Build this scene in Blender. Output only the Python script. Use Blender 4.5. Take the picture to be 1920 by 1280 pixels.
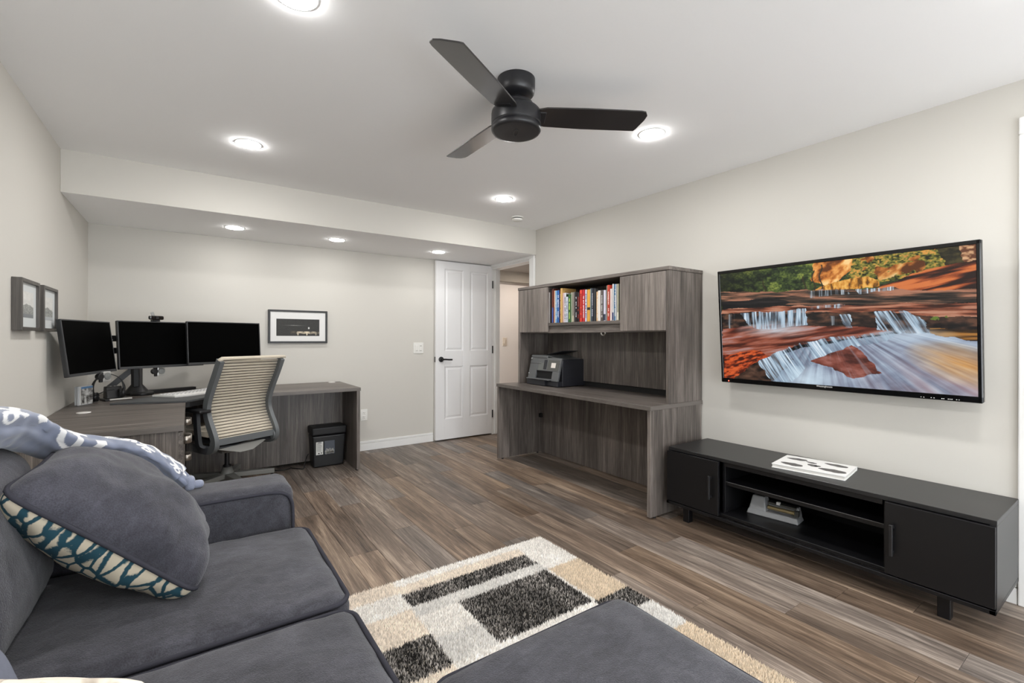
import bpy, bmesh, math, random
import numpy as np
from mathutils import Vector, Matrix, noise as mnoise

for o in list(bpy.data.objects):
    bpy.data.objects.remove(o, do_unlink=True)
scene = bpy.context.scene
COL = scene.collection
PI = math.pi
R = math.radians
rng = random.Random(7)

# ------------------------------------------------------------------ camera, world, exposure
YAW, ROLL = 0.609, 0.0025
Fv = Vector((math.sin(YAW), math.cos(YAW), 0)); Rv = Vector((math.cos(YAW), -math.sin(YAW), 0)); Uv = Vector((0, 0, 1))
Xc = (Rv * math.cos(ROLL) + Uv * math.sin(ROLL)); Yc = (Uv * math.cos(ROLL) - Rv * math.sin(ROLL)); Zc = -Fv
cam_d = bpy.data.cameras.new('camera'); cam = bpy.data.objects.new('camera', cam_d); COL.objects.link(cam)
cam_d.sensor_width = 36; cam_d.lens = 36 * 865.3 / 1920; cam_d.shift_y = -6.65 / 1920; cam_d.clip_start = 0.02
cam.matrix_world = Matrix(((Xc.x, Yc.x, Zc.x, 0), (Xc.y, Yc.y, Zc.y, 0), (Xc.z, Yc.z, Zc.z, 1.16), (0, 0, 0, 1)))
scene.camera = cam
w = bpy.data.worlds.new('world'); scene.world = w; w.use_nodes = True
w.node_tree.nodes['Background'].inputs[0].default_value = (0.9, 0.95, 1, 1)
w.node_tree.nodes['Background'].inputs[1].default_value = 2.2
vs = scene.view_settings
vs.view_transform = 'Standard'; vs.look = 'None'; vs.gamma = 1; vs.use_curve_mapping = False
vs.exposure = 1.62
LAMP = 86.0          # radiance of the downlight lenses
try:
    scene.cycles.use_denoising = True
    scene.cycles.max_bounces = 12; scene.cycles.diffuse_bounces = 8
    scene.cycles.sample_clamp_indirect = 6
except Exception: pass

XL, XR, YB, YW, ZC, ZS, YR = -.643, 2.976, 3.831, 4.755, 2.292, 2.032, -1.95

# ------------------------------------------------------------------ materials
def srgb(r, g, b):
    f = lambda c: (c / 255 / 12.92) if c / 255 <= .04045 else ((c / 255 + .055) / 1.055) ** 2.4
    return (f(r), f(g), f(b), 1)
MATS = {}
def mat(name, col, rough=.5, metal=0, spec=.5, bump=0, bscale=200, var=0, vscale=8, sheen=0, emit=None, estr=0, coat=0):
    if name in MATS: return MATS[name]
    m = bpy.data.materials.new(name); m.use_nodes = True; nt = m.node_tree
    b = nt.nodes['Principled BSDF']
    b.inputs['Base Color'].default_value = col; b.inputs['Roughness'].default_value = rough
    b.inputs['Metallic'].default_value = metal; b.inputs['Specular IOR Level'].default_value = spec
    if sheen:
        b.inputs['Sheen Weight'].default_value = sheen; b.inputs['Sheen Roughness'].default_value = .4
    if coat:
        b.inputs['Coat Weight'].default_value = coat; b.inputs['Coat Roughness'].default_value = .08
    if emit:
        b.inputs['Emission Color'].default_value = emit; b.inputs['Emission Strength'].default_value = estr
    tc = nt.nodes.new('ShaderNodeTexCoord')
    if var:
        n = nt.nodes.new('ShaderNodeTexNoise'); n.inputs['Scale'].default_value = vscale; n.inputs['Detail'].default_value = 9; n.inputs['Roughness'].default_value = .68
        nt.links.new(tc.outputs['Object'], n.inputs['Vector'])
        r = nt.nodes.new('ShaderNodeMapRange'); r.inputs[1].default_value = .3; r.inputs[2].default_value = .7
        r.inputs[3].default_value = 1 - var; r.inputs[4].default_value = 1 + var
        nt.links.new(n.outputs['Fac'], r.inputs[0])
        mx = nt.nodes.new('ShaderNodeMix'); mx.data_type = 'RGBA'; mx.blend_type = 'MULTIPLY'; mx.inputs[0].default_value = 1
        mx.inputs[6].default_value = col
        nt.links.new(r.outputs[0], mx.inputs[7]); nt.links.new(mx.outputs[2], b.inputs['Base Color'])
    if bump:
        n2 = nt.nodes.new('ShaderNodeTexNoise'); n2.inputs['Scale'].default_value = bscale; n2.inputs['Detail'].default_value = 3
        nt.links.new(tc.outputs['Object'], n2.inputs['Vector'])
        bp = nt.nodes.new('ShaderNodeBump'); bp.inputs['Strength'].default_value = bump; bp.inputs['Distance'].default_value = .002
        nt.links.new(n2.outputs['Fac'], bp.inputs['Height']); nt.links.new(bp.outputs[0], b.inputs['Normal'])
    MATS[name] = m
    return m

def wood(name, axis, dark, mid, light, rough=.42, fine=1.0, rand=0.0, spec=.5, bump=.12, wave=0.0):
    """laminate / plank grain running along one axis"""
    if name in MATS: return MATS[name]
    m = bpy.data.materials.new(name); m.use_nodes = True; nt = m.node_tree; L = nt.links
    b = nt.nodes['Principled BSDF']; b.inputs['Roughness'].default_value = rough; b.inputs['Specular IOR Level'].default_value = spec
    tc = nt.nodes.new('ShaderNodeTexCoord'); vec = tc.outputs['Object']
    if rand:
        oi = nt.nodes.new('ShaderNodeObjectInfo')
        ml = nt.nodes.new('ShaderNodeMath'); ml.operation = 'MULTIPLY'; ml.inputs[1].default_value = 57
        L.new(oi.outputs['Random'], ml.inputs[0])
        ad = nt.nodes.new('ShaderNodeVectorMath'); ad.operation = 'ADD'
        L.new(vec, ad.inputs[0]); L.new(ml.outputs[0], ad.inputs[1]); vec = ad.outputs[0]
    def stretched(across, along, detail, dist=0):
        mp = nt.nodes.new('ShaderNodeMapping')
        s = [across * fine] * 3; s['XYZ'.index(axis)] = along
        mp.inputs['Scale'].default_value = s; L.new(vec, mp.inputs['Vector'])
        n = nt.nodes.new('ShaderNodeTexNoise'); n.inputs['Scale'].default_value = 1; n.inputs['Detail'].default_value = detail
        n.inputs['Roughness'].default_value = .72; n.inputs['Distortion'].default_value = dist
        L.new(mp.outputs[0], n.inputs['Vector']); return n
    n1 = stretched(34, 1.3, 6, wave); n2 = stretched(230, 5, 3); n3 = stretched(7, .6, 3, .6)
    def mixv(a, bb, f):
        mm = nt.nodes.new('ShaderNodeMix'); mm.data_type = 'FLOAT'; mm.inputs[0].default_value = f
        L.new(a, mm.inputs[2]); L.new(bb, mm.inputs[3]); return mm.outputs[0]
    v = mixv(n1.outputs['Fac'], n2.outputs['Fac'], .42); v = mixv(v, n3.outputs['Fac'], .3)
    cr = nt.nodes.new('ShaderNodeValToRGB'); e = cr.color_ramp.elements
    e[0].position = .36; e[0].color = dark; e[1].position = .66; e[1].color = light
    x = e.new(.5); x.color = mid
    L.new(v, cr.inputs[0]); out = cr.outputs[0]
    if rand:
        mr = nt.nodes.new('ShaderNodeMapRange'); mr.inputs[3].default_value = 1 - rand; mr.inputs[4].default_value = 1 + rand
        L.new(oi.outputs['Random'], mr.inputs[0])
        hs = nt.nodes.new('ShaderNodeHueSaturation')
        L.new(mr.outputs[0], hs.inputs['Value']); L.new(out, hs.inputs['Color'])
        m2 = nt.nodes.new('ShaderNodeMath'); m2.operation = 'MULTIPLY'; m2.inputs[1].default_value = 13.7
        L.new(oi.outputs['Random'], m2.inputs[0])
        m3 = nt.nodes.new('ShaderNodeMath'); m3.operation = 'FRACT'; L.new(m2.outputs[0], m3.inputs[0])
        m4 = nt.nodes.new('ShaderNodeMapRange'); m4.inputs[3].default_value = .55; m4.inputs[4].default_value = 1.15
        L.new(m3.outputs[0], m4.inputs[0]); L.new(m4.outputs[0], hs.inputs['Saturation']); out = hs.outputs[0]
    L.new(out, b.inputs['Base Color'])
    if bump:
        bp = nt.nodes.new('ShaderNodeBump'); bp.inputs['Strength'].default_value = bump; bp.inputs['Distance'].default_value = .001
        L.new(n2.outputs['Fac'], bp.inputs['Height']); L.new(bp.outputs[0], b.inputs['Normal'])
    MATS[name] = m
    return m

def vcol_mat(name, rough=.6, spec=.3, emit=0.0, base=True, sheen=0):
    if name in MATS: return MATS[name]
    m = bpy.data.materials.new(name); m.use_nodes = True; nt = m.node_tree; b = nt.nodes['Principled BSDF']
    a = nt.nodes.new('ShaderNodeVertexColor'); a.layer_name = 'col'
    b.inputs['Roughness'].default_value = rough; b.inputs['Specular IOR Level'].default_value = spec
    if sheen: b.inputs['Sheen Weight'].default_value = sheen
    if base: nt.links.new(a.outputs[0], b.inputs['Base Color'])
    else: b.inputs['Base Color'].default_value = (.01, .01, .01, 1)
    if emit:
        nt.links.new(a.outputs[0], b.inputs['Emission Color']); b.inputs['Emission Strength'].default_value = emit
    MATS[name] = m
    return m

def fabric(name, col, a=.20, b=.20, c=.22, bump=.8):
    if name in MATS: return MATS[name]
    m = bpy.data.materials.new(name); m.use_nodes = True; nt = m.node_tree; L = nt.links; p = nt.nodes['Principled BSDF']
    p.inputs['Roughness'].default_value = .95; p.inputs['Specular IOR Level'].default_value = .1
    p.inputs['Sheen Weight'].default_value = .22; p.inputs['Sheen Roughness'].default_value = .45
    tc = nt.nodes.new('ShaderNodeTexCoord'); cur = None
    for sc_, det, amp, st in ((5.5, 4, a, (1, 1, 1)), (26, 6, b, (1, 1.7, 1)), (330, 3, c, (1, 1, 1))):
        mp = nt.nodes.new('ShaderNodeMapping'); mp.inputs['Scale'].default_value = st; L.new(tc.outputs['Object'], mp.inputs['Vector'])
        n = nt.nodes.new('ShaderNodeTexNoise'); n.inputs['Scale'].default_value = sc_; n.inputs['Detail'].default_value = det; n.inputs['Distortion'].default_value = .8 if sc_ < 100 else 0
        L.new(mp.outputs[0], n.inputs['Vector'])
        r = nt.nodes.new('ShaderNodeMapRange'); r.inputs[1].default_value = .33; r.inputs[2].default_value = .67; r.inputs[3].default_value = 1 - amp; r.inputs[4].default_value = 1 + amp
        L.new(n.outputs['Fac'], r.inputs[0])
        if cur is None: cur = r.outputs[0]
        else:
            q = nt.nodes.new('ShaderNodeMath'); q.operation = 'MULTIPLY'; L.new(cur, q.inputs[0]); L.new(r.outputs[0], q.inputs[1]); cur = q.outputs[0]
    mx = nt.nodes.new('ShaderNodeMix'); mx.data_type = 'RGBA'; mx.blend_type = 'MULTIPLY'; mx.inputs[0].default_value = 1; mx.inputs[6].default_value = col
    L.new(cur, mx.inputs[7]); L.new(mx.outputs[2], p.inputs['Base Color'])
    bp = nt.nodes.new('ShaderNodeBump'); bp.inputs['Strength'].default_value = bump; bp.inputs['Distance'].default_value = .0025
    L.new(n.outputs['Fac'], bp.inputs['Height']); L.new(bp.outputs[0], p.inputs['Normal'])
    MATS[name] = m; return m
LD, LM, LL = srgb(46, 42, 39), srgb(95, 88, 83), srgb(152, 143, 136)
lamX = wood('laminate_x', 'X', LD, LM, LL); lamY = wood('laminate_y', 'Y', LD, LM, LL); lamZ = wood('laminate_z', 'Z', LD, LM, LL, wave=.5)
edge = wood('laminate_edge', 'X', srgb(88, 82, 77), srgb(101, 95, 90), srgb(114, 108, 102), fine=.6)
floor_m = wood('vinyl_plank', 'Y', srgb(46, 37, 31), srgb(112, 96, 83), srgb(180, 160, 140), rough=.42, fine=.72, rand=.22, spec=.4, bump=.25, wave=1.2)
wall_m = mat('wall_paint', srgb(207, 204, 197), .75, spec=.2, bump=.04, bscale=260)
ceil_m = mat('ceiling_paint', srgb(248, 248, 248), .85, spec=.15)
trim_m = mat('white_trim', srgb(235, 235, 233), .35)
door_m = mat('white_door', srgb(235, 235, 235), .4)
black = mat('black_plastic', srgb(22, 22, 24), .42)
blackm = mat('matt_black', srgb(27, 27, 29), .55)
gloss = mat('gloss_black', srgb(9, 9, 10), .12)
scr_m = mat('black_screen', srgb(1, 1, 1), .6, spec=.03)
white = mat('white_plastic', srgb(232, 231, 226), .4)
chrome = mat('brushed_nickel', srgb(176, 170, 162), .38, 1)
dkgap = mat('dark_gap', srgb(18, 17, 17), .8)
sofa_m = fabric('grey_chenille', srgb(70, 70, 76))
pipe_m = mat('grey_piping', srgb(58, 58, 65), .95, spec=.1, bump=.4, bscale=500)

# ------------------------------------------------------------------ mesh helpers
class MB:
    def __init__(s): s.bm = bmesh.new()
    def merge(s, b2, mi=0):
        for f in b2.faces: f.material_index = mi
        me = bpy.data.meshes.new('tmp'); b2.to_mesh(me); b2.free(); s.bm.from_mesh(me); bpy.data.meshes.remove(me); return s
    def box(s, x0, x1, y0, y1, z0, z1, bev=.0015, seg=1, mi=0, M=None):
        b = bmesh.new(); bmesh.ops.create_cube(b, size=1)
        dx, dy, dz = abs(x1 - x0), abs(y1 - y0), abs(z1 - z0)
        for v in b.verts: v.co = Vector(((x0 + x1) / 2 + v.co.x * dx, (y0 + y1) / 2 + v.co.y * dy, (z0 + z1) / 2 + v.co.z * dz))
        bev = min(bev, dx * .45, dy * .45, dz * .45)
        if bev > 0: bmesh.ops.bevel(b, geom=b.edges[:], offset=bev, segments=seg, affect='EDGES', profile=.5)
        if M is not None: bmesh.ops.transform(b, matrix=M, verts=b.verts)
        return s.merge(b, mi)
    def cyl(s, c, r, h, axis='Z', n=28, r2=None, bev=0, mi=0, M=None):
        b = bmesh.new(); bmesh.ops.create_cone(b, cap_ends=True, segments=n, radius1=r, radius2=r if r2 is None else r2, depth=h)
        if bev: bmesh.ops.bevel(b, geom=[e for e in b.edges if any(len(f.verts) > 4 for f in e.link_faces)], offset=bev, segments=2, affect='EDGES', profile=.5)
        rot = {'Z': Matrix(), 'X': Matrix.Rotation(PI / 2, 4, 'Y'), 'Y': Matrix.Rotation(-PI / 2, 4, 'X')}[axis]
        bmesh.ops.transform(b, matrix=Matrix.Translation(c) @ rot, verts=b.verts)
        if M is not None: bmesh.ops.transform(b, matrix=M, verts=b.verts)
        return s.merge(b, mi)
    def lathe(s, c, prof, n=40, mi=0, M=None):
        b = bmesh.new(); rings = []
        for r, z in prof:
            if r < 1e-6: rings.append([b.verts.new((0, 0, z))])
            else: rings.append([b.verts.new((r * math.cos(2 * PI * i / n), r * math.sin(2 * PI * i / n), z)) for i in range(n)])
        for a, d in zip(rings, rings[1:]):
            for i in range(n):
                j = (i + 1) % n
                if len(a) == 1 and len(d) == 1: continue
                if len(a) == 1: b.faces.new((a[0], d[j], d[i]))
                elif len(d) == 1: b.faces.new((a[i], a[j], d[0]))
                else: b.faces.new((a[i], a[j], d[j], d[i]))
        bmesh.ops.recalc_face_normals(b, faces=b.faces)
        for f in b.faces: f.smooth = True
        bmesh.ops.transform(b, matrix=Matrix.Translation(c), verts=b.verts)
        if M is not None: bmesh.ops.transform(b, matrix=M, verts=b.verts)
        return s.merge(b, mi)
    def prism(s, pts, d, bev=0, mi=0, M=None):
        """polygon pts (3d) extruded by vector d"""
        b = bmesh.new(); d = Vector(d)
        a = [b.verts.new(p) for p in pts]; t = [b.verts.new(Vector(p) + d) for p in pts]
        b.faces.new(a); b.faces.new(list(reversed(t)))
        for i in range(len(a)):
            j = (i + 1) % len(a); b.faces.new((a[j], a[i], t[i], t[j]))
        bmesh.ops.recalc_face_normals(b, faces=b.faces)
        if bev: bmesh.ops.bevel(b, geom=b.edges[:], offset=bev, segments=2, affect='EDGES', profile=.5)
        if M is not None: bmesh.ops.transform(b, matrix=M, verts=b.verts)
        return s.merge(b, mi)
    def sweep(s, path, sec, ref=(0, 0, 1), closed=False, mi=0, M=None, scales=None, smooth=True):
        """cross-section sec [(a,b)] swept along path; b axis leans to ref"""
        b = bmesh.new(); P = [Vector(p) for p in path]; n = len(P); ref = Vector(ref); rings = []
        for i, p in enumerate(P):
            if closed: t = P[(i + 1) % n] - P[i - 1]
            else: t = P[min(i + 1, n - 1)] - P[max(i - 1, 0)]
            t.normalize(); sd = t.cross(ref)
            if sd.length < 1e-4: sd = t.cross(Vector((.3, .9, .1)))
            sd.normalize(); up = sd.cross(t)
            k = scales[i] if scales else 1
            rings.append([b.verts.new(p + sd * a * k + up * c * k) for a, c in sec])
        m = len(sec)
        for i in range(n if closed else n - 1):
            A, B = rings[i], rings[(i + 1) % n]
            for j in range(m):
                k = (j + 1) % m; b.faces.new((A[j], A[k], B[k], B[j]))
        if not closed:
            b.faces.new(list(reversed(rings[0]))); b.faces.new(rings[-1])
        bmesh.ops.recalc_face_normals(b, faces=b.faces)
        if smooth:
            for f in b.faces: f.smooth = True
        if M is not None: bmesh.ops.transform(b, matrix=M, verts=b.verts)
        return s.merge(b, mi)
    def tube(s, path, r, n=10, **k):
        return s.sweep(path, [(r * math.cos(2 * PI * i / n), r * math.sin(2 * PI * i / n)) for i in range(n)], **k)
    def grid(s, fn, nu, nv, mi=0, wrapv=False):
        b = bmesh.new(); V = [[b.verts.new(fn(i / nu, j / nv)) for j in range(nv + (0 if wrapv else 1))] for i in range(nu + 1)]
        for i in range(nu):
            for j in range(nv):
                k = (j + 1) % nv if wrapv else j + 1
                f = b.faces.new((V[i][j], V[i + 1][j], V[i + 1][k], V[i][k])); f.smooth = True
        return s.merge(b, mi)

ORG = {}
def obj(name, mb, m, parent=None, local=False, smooth=None, label=None):
    """one mesh object; vertices are given in world space unless local=True"""
    me = bpy.data.meshes.new(name)
    o = bpy.data.objects.new(name, me)
    org = ORG.get(parent.name, Vector()) if parent else Vector()
    if not local and org.length > 0: bmesh.ops.translate(mb.bm, verts=mb.bm.verts, vec=-org)
    mb.bm.to_mesh(me); mb.bm.free()
    for k in (m if isinstance(m, (list, tuple)) else [m]): me.materials.append(k)
    if smooth:
        for p in me.polygons: p.use_smooth = True
        try: me.set_sharp_from_angle(angle=R(smooth))
        except Exception: pass
    COL.objects.link(o)
    if parent: o.parent = parent
    ORG[o.name] = org.copy()
    if label: o['label'] = label
    return o
def thing(name, label, cat, loc=(0, 0, 0), rot=(0, 0, 0), group=None):
    o = bpy.data.objects.new(name, None); COL.objects.link(o); o.empty_display_size = .05
    o.location = loc; o.rotation_euler = rot; o['label'] = label; o['category'] = cat
    if group: o['group'] = group
    ORG[o.name] = Vector(loc); return o
def tag(o, label, cat, group=None):
    o['label'] = label; o['category'] = cat
    if group: o['group'] = group
    return o
def struct(name, mb, m, parent=None, smooth=None):
    o = obj(name, mb, m, parent, smooth=smooth)
    if not parent: o['kind'] = 'structure'
    return o
def place(o):
    """move the origin of a one-mesh world-space thing to its base centre"""
    me = o.data; co = [v.co for v in me.vertices]
    c = Vector(((min(p.x for p in co) + max(p.x for p in co)) / 2, (min(p.y for p in co) + max(p.y for p in co)) / 2, min(p.z for p in co)))
    me.transform(Matrix.Translation(-c)); o.location = c; ORG[o.name] = c; return o

def color_attr(me, cols):
    a = me.color_attributes.new('col', 'FLOAT_COLOR', 'POINT')
    arr = np.ones((len(me.vertices), 4), dtype=np.float32); arr[:, :3] = cols
    a.data.foreach_set('color', arr.ravel())
def lin(c):
    c = np.asarray(c, dtype=np.float64)
    return np.where(c <= .04045, c / 12.92, ((np.clip(c, 0, 9) + .055) / 1.055) ** 2.4)
def vnoise(x, y, seed=0):
    xi = np.floor(x).astype(np.int64); yi = np.floor(y).astype(np.int64); xf = x - xi; yf = y - yi
    def h(a, b):
        n = (a * 374761393 + b * 668265263 + seed * 982451653) & 0x7fffffff
        n = ((n ^ (n >> 13)) * 1274126177) & 0x7fffffff
        return ((n ^ (n >> 16)) & 0xffff) / 65535.
    u = xf * xf * (3 - 2 * xf); v = yf * yf * (3 - 2 * yf)
    return (h(xi, yi) * (1 - u) + h(xi + 1, yi) * u) * (1 - v) + (h(xi, yi + 1) * (1 - u) + h(xi + 1, yi + 1) * u) * v
def fbm(x, y, o=4, seed=0):
    t = 0; a = .5; s = 0
    for i in range(o):
        t = t + a * vnoise(x, y, seed + i * 17); s += a; a *= .5; x = x * 2.03; y = y * 2.03
    return t / s
def inpoly(u, v, poly):
    r = np.zeros(u.shape, bool); n = len(poly)
    for i in range(n):
        x1, y1 = poly[i]; x2, y2 = poly[(i + 1) % n]
        if y1 == y2: continue
        c = ((y1 > v) != (y2 > v)) & (u < (x2 - x1) * (v - y1) / (y2 - y1) + x1); r ^= c
    return r
def picture(name, parent, x0, x1, z0, z1, y, nu, nv, cols, m, label=None):
    """flat printed picture: a vertex-coloured grid in the local XZ plane; cols[row from top, column]"""
    me = bpy.data.meshes.new(name)
    us = np.linspace(x0, x1, nu); zs = np.linspace(z1, z0, nv)
    X, Z = np.meshgrid(us, zs); V = np.stack([X.ravel(), np.full(X.size, y), Z.ravel()], 1)
    i = np.arange(nv - 1)[:, None] * nu + np.arange(nu - 1)[None, :]
    Fq = np.stack([i, i + nu, i + nu + 1, i + 1], -1).reshape(-1, 4)
    me.from_pydata(V.tolist(), [], Fq.tolist()); color_attr(me, cols.reshape(-1, 3)); me.materials.append(m)
    o = bpy.data.objects.new(name, me); COL.objects.link(o); o.parent = parent
    if label: o['label'] = label
    ORG[o.name] = ORG.get(parent.name, Vector()); return o
def text_mesh(name, s, size, M, m, parent, extrude=.0003):
    cu = bpy.data.curves.new('t', 'FONT'); cu.body = s; cu.size = size; cu.extrude = extrude; cu.align_x = 'CENTER'; cu.align_y = 'CENTER'
    t = bpy.data.objects.new('t', cu); COL.objects.link(t); bpy.context.view_layer.update()
    me = bpy.data.meshes.new_from_object(t.evaluated_get(bpy.context.evaluated_depsgraph_get()))
    bpy.data.objects.remove(t); me.transform(M); me.name = name
    me.materials.clear(); me.materials.append(m)
    o = bpy.data.objects.new(name, me); COL.objects.link(o); o.parent = parent; return o

# ================================================================== ROOM
f = struct('floor', MB().box(XL - .1, XR + 1.6, YR - .1, 6.2, -.08, -.006, 0), mat('floor_core', srgb(60, 48, 40), .7))
PW, PL = .152, 1.22
rows = []
x = 1.757 - PW * 16
k = 0
while x < XR:
    x0, x1 = max(x, XL), min(x + PW, XR)
    if x1 - x0 > .01:
        near = {22: 1.195, 16: 1.185, 17: 1.72}.get(k, 0)
        y = YR - ((k * .47 + rng.random() * .3) % 1.0) * PL
        if near: y = near - PL * 3
        while y < YW:
            y0, y1 = max(y, YR), min(y + PL, YW)
            if y1 - y0 > .02:
                obj('plank', MB().box(x0 + .0005, x1 - .0005, y0 + .0005, y1 - .0005, -.0065, 0, .0009), floor_m, f)
            y += PL
    x += PW; k += 1
struct('floor_hall', MB().box(XR, 4.7, 3.0, 5.35, -.02, -.001, 0), floor_m)

struct('ceiling', MB().box(XL - .1, XR + .12, YR - .1, YW + .1, ZC, ZC + .1, 0), ceil_m)
so = MB().box(XL, XR, YB, YW, ZS, ZC + .01, .002)
for p in so.bm.faces:
    if p.normal.z < -.9: p.material_index = 1
struct('ceiling_soffit', so, [wall_m, ceil_m])
struct('wall_left', MB().box(XL - .1, XL, YR - .1, YW + .1, -.02, ZC, 0), wall_m)
struct('wall_back', MB().box(XL, 3.1, YW, YW + .1, -.02, ZC, 0), wall_m)
DY0, DY1, DZ = 3.93, 4.715, 2.0
struct('wall_right', MB().box(XR, XR + .12, YR - .1, DY0, -.02, ZC, 0).box(XR, XR + .12, DY1, YW + .1, -.02, ZC, 0).box(XR, XR + .12, DY0, DY1, DZ, ZC, 0), wall_m)
WX0, WX1, WZ0, WZ1 = -.35, 2.75, .05, 1.75      # unseen window added in the wall behind the camera to supply soft front light
struct('wall_front', MB().box(XL - .1, WX0, YR - .1, YR, -.02, ZC, 0).box(WX1, XR + .12, YR - .1, YR, -.02, ZC, 0).box(WX0, WX1, YR - .1, YR, -.02, WZ0, 0).box(WX0, WX1, YR - .1, YR, WZ1, ZC, 0), wall_m)
w1 = struct('added_window_1', MB().box(WX0, WX0 + .05, YR - .08, YR - .02, WZ0, WZ1, .003).box(WX1 - .05, WX1, YR - .08, YR - .02, WZ0, WZ1, .003).box(WX0 + .05, WX1 - .05, YR - .08, YR - .02, WZ1 - .05, WZ1, .003).box(WX0 + .05, WX1 - .05, YR - .08, YR - .02, WZ0, WZ0 + .05, .003).box(1.175, 1.225, YR - .08, YR - .02, WZ0 + .05, WZ1 - .05, .003), trim_m)
# hall behind the doorway
hall_m = mat('hall_paint', srgb(220, 210, 202), .8, spec=.2)
struct('wall_hall', MB().box(2.9, 4.8, 5.30, 5.4, -.02, 1.93, 0).box(4.7, 4.8, 3.0, 5.4, -.02, 2.3, 0).box(XR + .1, 4.8, 2.9, 3.0, -.02, 2.3, 0), hall_m)
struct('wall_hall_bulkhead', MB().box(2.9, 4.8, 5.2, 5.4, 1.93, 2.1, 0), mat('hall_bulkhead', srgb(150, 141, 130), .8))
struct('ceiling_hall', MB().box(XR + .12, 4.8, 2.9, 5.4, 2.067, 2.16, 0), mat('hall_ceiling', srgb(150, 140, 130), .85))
# door casing (trim) around the doorway
c = MB().box(XR - .016, XR, 3.847, DY0, 0, DZ, .004).box(XR - .010, XR - .001, 3.838, 3.850, 0, DZ, .002)
c.box(XR - .016, XR, 3.847, DY1 + .03, DZ, ZS - .001, .004)
c.box(XR, XR + .12, DY0, DY0 + .016, 0, DZ, .001).box(XR + .001, XR + .12, DY1 - .016, DY1, 0, DZ, .001).box(XR, XR + .12, DY0, DY1, DZ - .016, DZ, .001)
c.box(XR + .045, XR + .075, DY1 - .03, DY1 - .015, 0, DZ - .016, .002)
struct('trim_1', c, trim_m)
# window/door casing at the right edge of the picture and the closed door inside it
struct('trim_2', MB().box(XR - .018, XR, .30, .388, 0, 2.05, .005, 2).box(XR - .018, XR, -.62, .388, 2.05, 2.126, .005, 2).box(XR - .018, XR, -.62, -.535, 0, 2.06, .005, 2), trim_m)
d2 = struct('door_2', MB().box(XR - .006, XR + .02, -.53, .295, .01, 2.055, .002), door_m)
for a, b in ((-.45, -.16), (-.07, .21)):
    for z0, z1 in ((.25, .85), (1.0, 1.92)):
        obj('panel', MB().box(XR - .010, XR, a, b, z0, z1, .004), door_m, d2)

def baseboard(name, x0, x1, y0, y1, ax):
    m = MB()
    if ax == 'y+':   # against a wall at y1
        m.box(x0, x1, y1 - .013, y1, 0, .072, .002).box(x0, x1, y1 - .010, y1, .074, .098, .004, 2)
    elif ax == 'x-':
        m.box(x0, x0 + .013, y0, y1, 0, .072, .002).box(x0, x0 + .010, y0, y1, .074, .098, .004, 2)
    else:
        m.box(x1 - .013, x1, y0, y1, 0, .072, .002).box(x1 - .010, x1, y0, y1, .074, .098, .004, 2)
    return struct(name, m, trim_m)
baseboard('baseboard_back', XL + .014, 2.235, 0, YW, 'y+')
baseboard('baseboard_left', XL, 0, YR, YW - .014, 'x-')
baseboard('baseboard_right', 0, XR, .39, 3.836, 'x+')

# white four-panel door, swung open along the back wall
DX0, DX1, DF, DT = 2.243, 2.985, 4.695, 4.735
pan = [(2.352, 2.587, 1.011, 1.932), (2.680, 2.918, 1.011, 1.932), (2.357, 2.583, .246, .834), (2.680, 2.920, .246, .834)]
m = MB().box(DX0, DX1, DF + .008, DT, .014, 2.022, .0015)
xs = [DX0, 2.352, 2.587, 2.680, 2.919, DX1]
for a, b in ((0, 1), (2, 3), (4, 5)): m.box(xs[a], xs[b], DF, DF + .01, .014, 2.022, .003)
for a, b in ((1, 2), (3, 4)):
    for z0, z1 in ((.014, .246), (.834, 1.011), (1.932, 2.022)): m.box(xs[a] - .004, xs[b] + .004, DF, DF + .01, z0, z1, .003)
d1 = struct('door_1', m, door_m)
for (a, b, z0, z1) in pan:
    p = MB()
    bm = bmesh.new()
    def ring(i, yy): return [bm.verts.new((X, yy, Z)) for X, Z in ((a + i, z0 + i), (b - i, z0 + i), (b - i, z1 - i), (a + i, z1 - i))]
    rs = [ring(.0, DF + .0015), ring(.010, DF + .009), ring(.016, DF + .009), ring(.034, DF + .003)]
    for A, B in zip(rs, rs[1:]):
        for i in range(4): bm.faces.new((A[i], A[(i + 1) % 4], B[(i + 1) % 4], B[i]))
    bm.faces.new(rs[-1]); bmesh.ops.recalc_face_normals(bm, faces=bm.faces)
    for q in bm.faces:
        if q.normal.y > 0: q.normal_flip()
    p.merge(bm); obj('panel', p, door_m, d1)
hz, hx = .918, 2.305
obj('handle', MB().cyl((hx, DF - .006, hz), .030, .012, 'Y', bev=.003).cyl((hx, DF - .03, hz), .011, .05, 'Y')
    .sweep([(hx - .008, DF - .05, hz), (hx + .03, DF - .052, hz + .001), (hx + .07, DF - .05, hz - .003), (hx + .118, DF - .046, hz - .004)], [(-.006, -.009), (.006, -.009), (.006, .009), (-.006, .009)]), black, d1, smooth=40, label='black lever handle on a round rose')
obj('latch', MB().box(DX0 - .004, DX0 + .002, DF + .012, DF + .03, hz - .03, hz + .03, .001), black, d1)
for z in (.25, 1.02, 1.80): obj('hinge', MB().cyl((DX1 + .004, DF - .003, z), .007, .09).box(DX1 - .004, DX1 + .006, DF - .001, DF + .02, z - .045, z + .045, .001), black, d1)

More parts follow.
